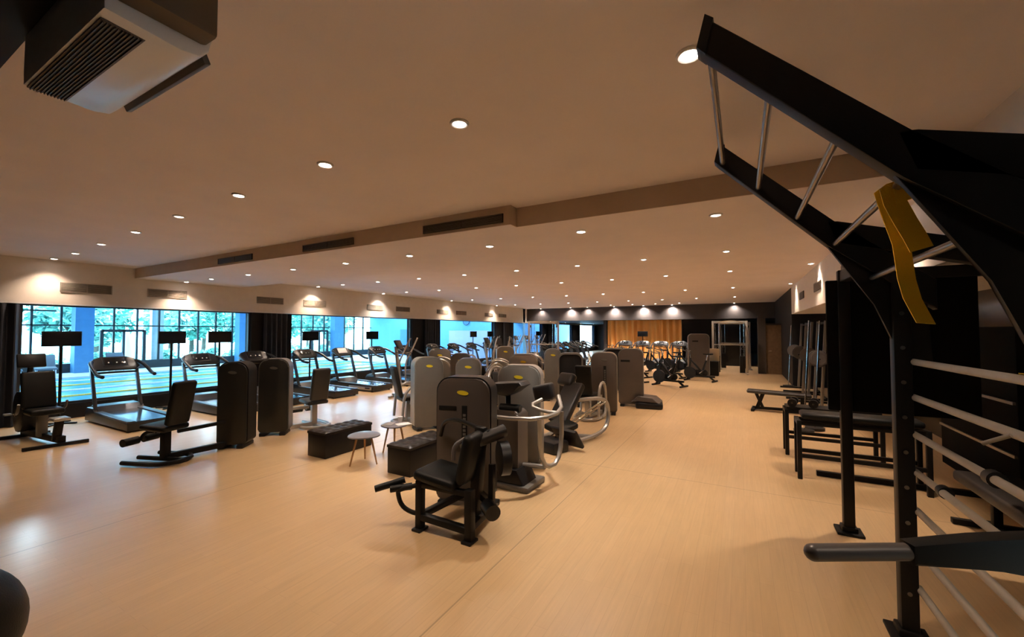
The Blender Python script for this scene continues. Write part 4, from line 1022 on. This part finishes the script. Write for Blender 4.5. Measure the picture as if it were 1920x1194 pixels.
t = thing('wall_clock', 'round dark clock high on the blue pool end wall', 'clock', (-17.0, 24.02, 2.55)); obj('clock_face', G().cyl((0, 0, 0), (0, -0.05, 0), 0.26, seg=28), 'poolcol', t); obj('clock_rim', G().tube([(0.26 * math.cos(a), -0.05, 0.26 * math.sin(a)) for a in [i * math.pi / 12 for i in range(24)]], 0.02, smooth=0, closed=True), 'winframe', t)
for i, x in enumerate((-14.6, -19.0, -23.2)):
    for j, y in enumerate((4.0, 11.0, 18.0, 22.5) if i else (4.0, 11.0, 18.0, 22.5, 27.5, 33.0, 38.0)):
        l = bpy.data.lights.new('pool_lamp', 'AREA'); l.shape = 'RECTANGLE'; l.size = 1.4; l.size_y = 0.4; l.energy = 130; l.color = (0.75, 0.92, 1.0)
        t = thing('pool_ceiling_light', 'white ceiling light over the pool, %s row from the gym, %s along' % (ORD[i], ORD[j]), 'ceiling light', (x, y, 3.99), 0, 'ceiling lights over the pool')
        obj('diffuser', G().box((0, 0, -0.02), (1.4, 0.4, 0.04), bev=0.01), lamp_mat('c', 6), t)
        lo = bpy.data.objects.new('pool_lamp', l); COL.objects.link(lo); lo.parent = t; lo.location = (0, 0, -0.06)
# far glazing
struct('wall_pool_window_base', G().box((XP, 11, 0.2), (0.3, 27, 0.4)), 'winframe')
struct('wall_pool_window_head', G().box((XP, 11, 3.75), (0.3, 27, 0.7)), 'poolblue')
g = G(); y = -1.6; k = 0
while y < 23.9:
    g.box((XP, y, 1.9), (0.10, 0.075, 3.1)); y += 0.885
g.box((XP, 11, 2.12), (0.10, 26, 0.06)); g.box((XP, 11, 3.2), (0.10, 26, 0.06)); g.box((XP, 5.4, 2.75), (0.10, 1.6, 0.06))
for a, b in ((7.7, 9.3), (18.6, 19.9)):
    g.box((XP + 0.03, a, 0.95), (0.12, 0.12, 1.9)); g.box((XP + 0.03, b, 0.95), (0.12, 0.12, 1.9)); g.box((XP + 0.03, (a + b) / 2, 1.88), (0.12, b - a, 0.12)); g.box((XP + 0.03, (a + b) / 2, 0.95), (0.12, 0.09, 1.9))
w7 = struct('window_7', g, 'winframe')
obj('glass_pane', G().box((XP - 0.02, 11, 1.95), (0.012, 26, 3.1)), 'glass2', w7, smooth=False)
for i, (y, w_) in enumerate(((0.3, 0.6), (6.95, 0.62), (13.8, 0.6), (20.4, 0.75))):
    struct('wall_pool_column', G().box((XP + 0.45, y, 2.0), (0.5, w_, 4.0), bev=0.0), 'poolcol')
struct('wall_pool_grey_pier', G().box((XP - 0.5, 10.0, 2.0), (0.3, 0.5, 4.0)), 'deck')
# poolside loungers
def make_lounger():
    t = thing('pool_lounger', '', 'sun lounger')
    obj('seat', G().box((0, -0.2, 0.34), (0.6, 1.2, 0.08), bev=0.02), 'lounger', t)
    obj('backrest', G().box((0, 0.6, 0.58), (0.6, 0.75, 0.08), rot=(R(42), 0, 0), bev=0.02), 'lounger', t)
    for sx in (-1, 1):
        for sy in (-0.7, 0.35): obj('leg', G().cyl((sx * 0.25, sy, 0), (sx * 0.25, sy, 0.32), 0.02), 'deck', t)
    return t
place(make_lounger, 'loungers beside the pool', [(-25.0, 3.6, 80, 'dark pool lounger seen through the first window, leftmost'), (-25.0, 4.6, 85, 'dark pool lounger seen through the first window, second from left'), (-25.0, 5.6, 80, 'dark pool lounger seen through the first window, third from left'), (-25.0, 7.9, 85, 'dark pool lounger seen through the first window, fourth from left')])

# ------------------------------------------------------------ garden outside the pool hall
struct('floor_garden', G().box((-50, 12, -0.35), (46, 70, 0.2)), 'grass')
def crown(n, rx, ry, rz, sz, seed):
    rr = random.Random(seed); bm = bmesh.new()
    blobs = [(rr.uniform(-.6, .6) * rx, rr.uniform(-.6, .6) * ry, rr.uniform(-.6, .6) * rz, rr.uniform(.35, .55)) for _ in range(14)]
    for i in range(n):
        b = rr.choice(blobs)
        v = Vector((rr.gauss(0, 1), rr.gauss(0, 1), rr.gauss(0, 1))).normalized() * (rr.random() ** 0.4)
        p = Vector((b[0] + v.x * rx * b[3], b[1] + v.y * ry * b[3], b[2] + v.z * rz * b[3]))
        e = Euler((rr.uniform(-1, 1), rr.uniform(-1, 1), rr.uniform(0, 6.3))).to_matrix(); s = sz * rr.uniform(.6, 1.3)
        q = [p + e @ Vector(c) * s for c in ((-.5, 0, 0), (0, -.28, .05), (.5, 0, 0), (0, .28, .05))]
        bm.faces.new([bm.verts.new(c) for c in q])
    return bm
def make_tree(label, m, hgt, rad, seed):
    t = thing('garden_tree', label, 'tree', (0, 0, 0), 0, 'trees in the garden')
    g = G(); g.cyl((0, 0, 0), (0.1, 0.05, hgt * 0.55), 0.17, 0.10, seg=12)
    rr = random.Random(seed)
    for k in range(5):
        a = rr.uniform(0, 6.28); g.cyl((0.05, 0, hgt * rr.uniform(.3, .5)), (rad * .6 * math.cos(a), rad * .6 * math.sin(a), hgt * rr.uniform(.65, .85)), 0.06, 0.03, seg=8)
    obj('trunk', g, 'bark', t)
    bm = crown(2600, rad, rad, hgt * 0.40, 0.42, seed)
    bmesh.ops.translate(bm, verts=bm.verts, vec=(0, 0, hgt * 0.62))
    obj('foliage', bm, m, t, smooth=False)
    return t
ta = make_tree('x', 'leaf', 5.6, 2.0, 1); tb = make_tree('x', 'leaf2', 4.6, 1.7, 2)
TP = [(-33, 4.2, 0), (-32, 8.2, 1), (-37, 10.5, 0), (-33, 13.0, 1), (-36, 15.5, 0), (-32.5, 18.0, 1), (-35, 21.5, 0), (-33, 25.0, 1), (-40, 6.5, 0), (-42, 12.0, 1), (-41, 18.5, 0), (-39, 24.5, 0), (-38, 30.0, 1), (-44, 30.5, 0), (-45, 24.5, 1)]
for i, (x, y, k) in enumerate(TP):
    src = (ta, tb)[k]
    lab = '%s garden tree beyond the pool windows, %s of fifteen from the left and front' % (('dark green', 'pale green')[k], (ORD + ['fifteenth'])[i])
    if i < 2: o = src; o.location = (x, y, -0.25); o['label'] = lab
    else: dup(src, (x, y, -0.25), R(40 * i), lab)
def make_shrub():
    t = thing('garden_shrub', '', 'shrub')
    bm = crown(900, 0.9, 1.0, 0.6, 0.26, 9); bmesh.ops.translate(bm, verts=bm.verts, vec=(0, 0, 0.55)); obj('foliage', bm, 'leaf2', t, smooth=False)
    obj('stem', G().cyl((0, 0, 0), (0, 0, 0.5), 0.05, seg=8), 'bark', t); return t
place(make_shrub, 'shrubs outside the pool windows', [(-30.0, 2.0 + i * 2.3, i * 50, 'leafy shrub outside the pool windows, %s from the left' % ORD[i]) for i in range(10)])
for o in list(S.objects):
    if o.name.startswith('garden_shrub'): o.location.z = -0.25
o = thing('garden_parasol', 'closed white parasol standing in the garden behind the nearest treadmill', 'parasol', (-28.1, 9.15, -0.25))
obj('cloth', G().cyl((0, 0, 0.7), (0, 0, 2.3), 0.42, 0.05, seg=14), 'pavilion', o); obj('pole', G().cyl((0, 0, 0), (0, 0, 2.4), 0.03), 'bark', o)
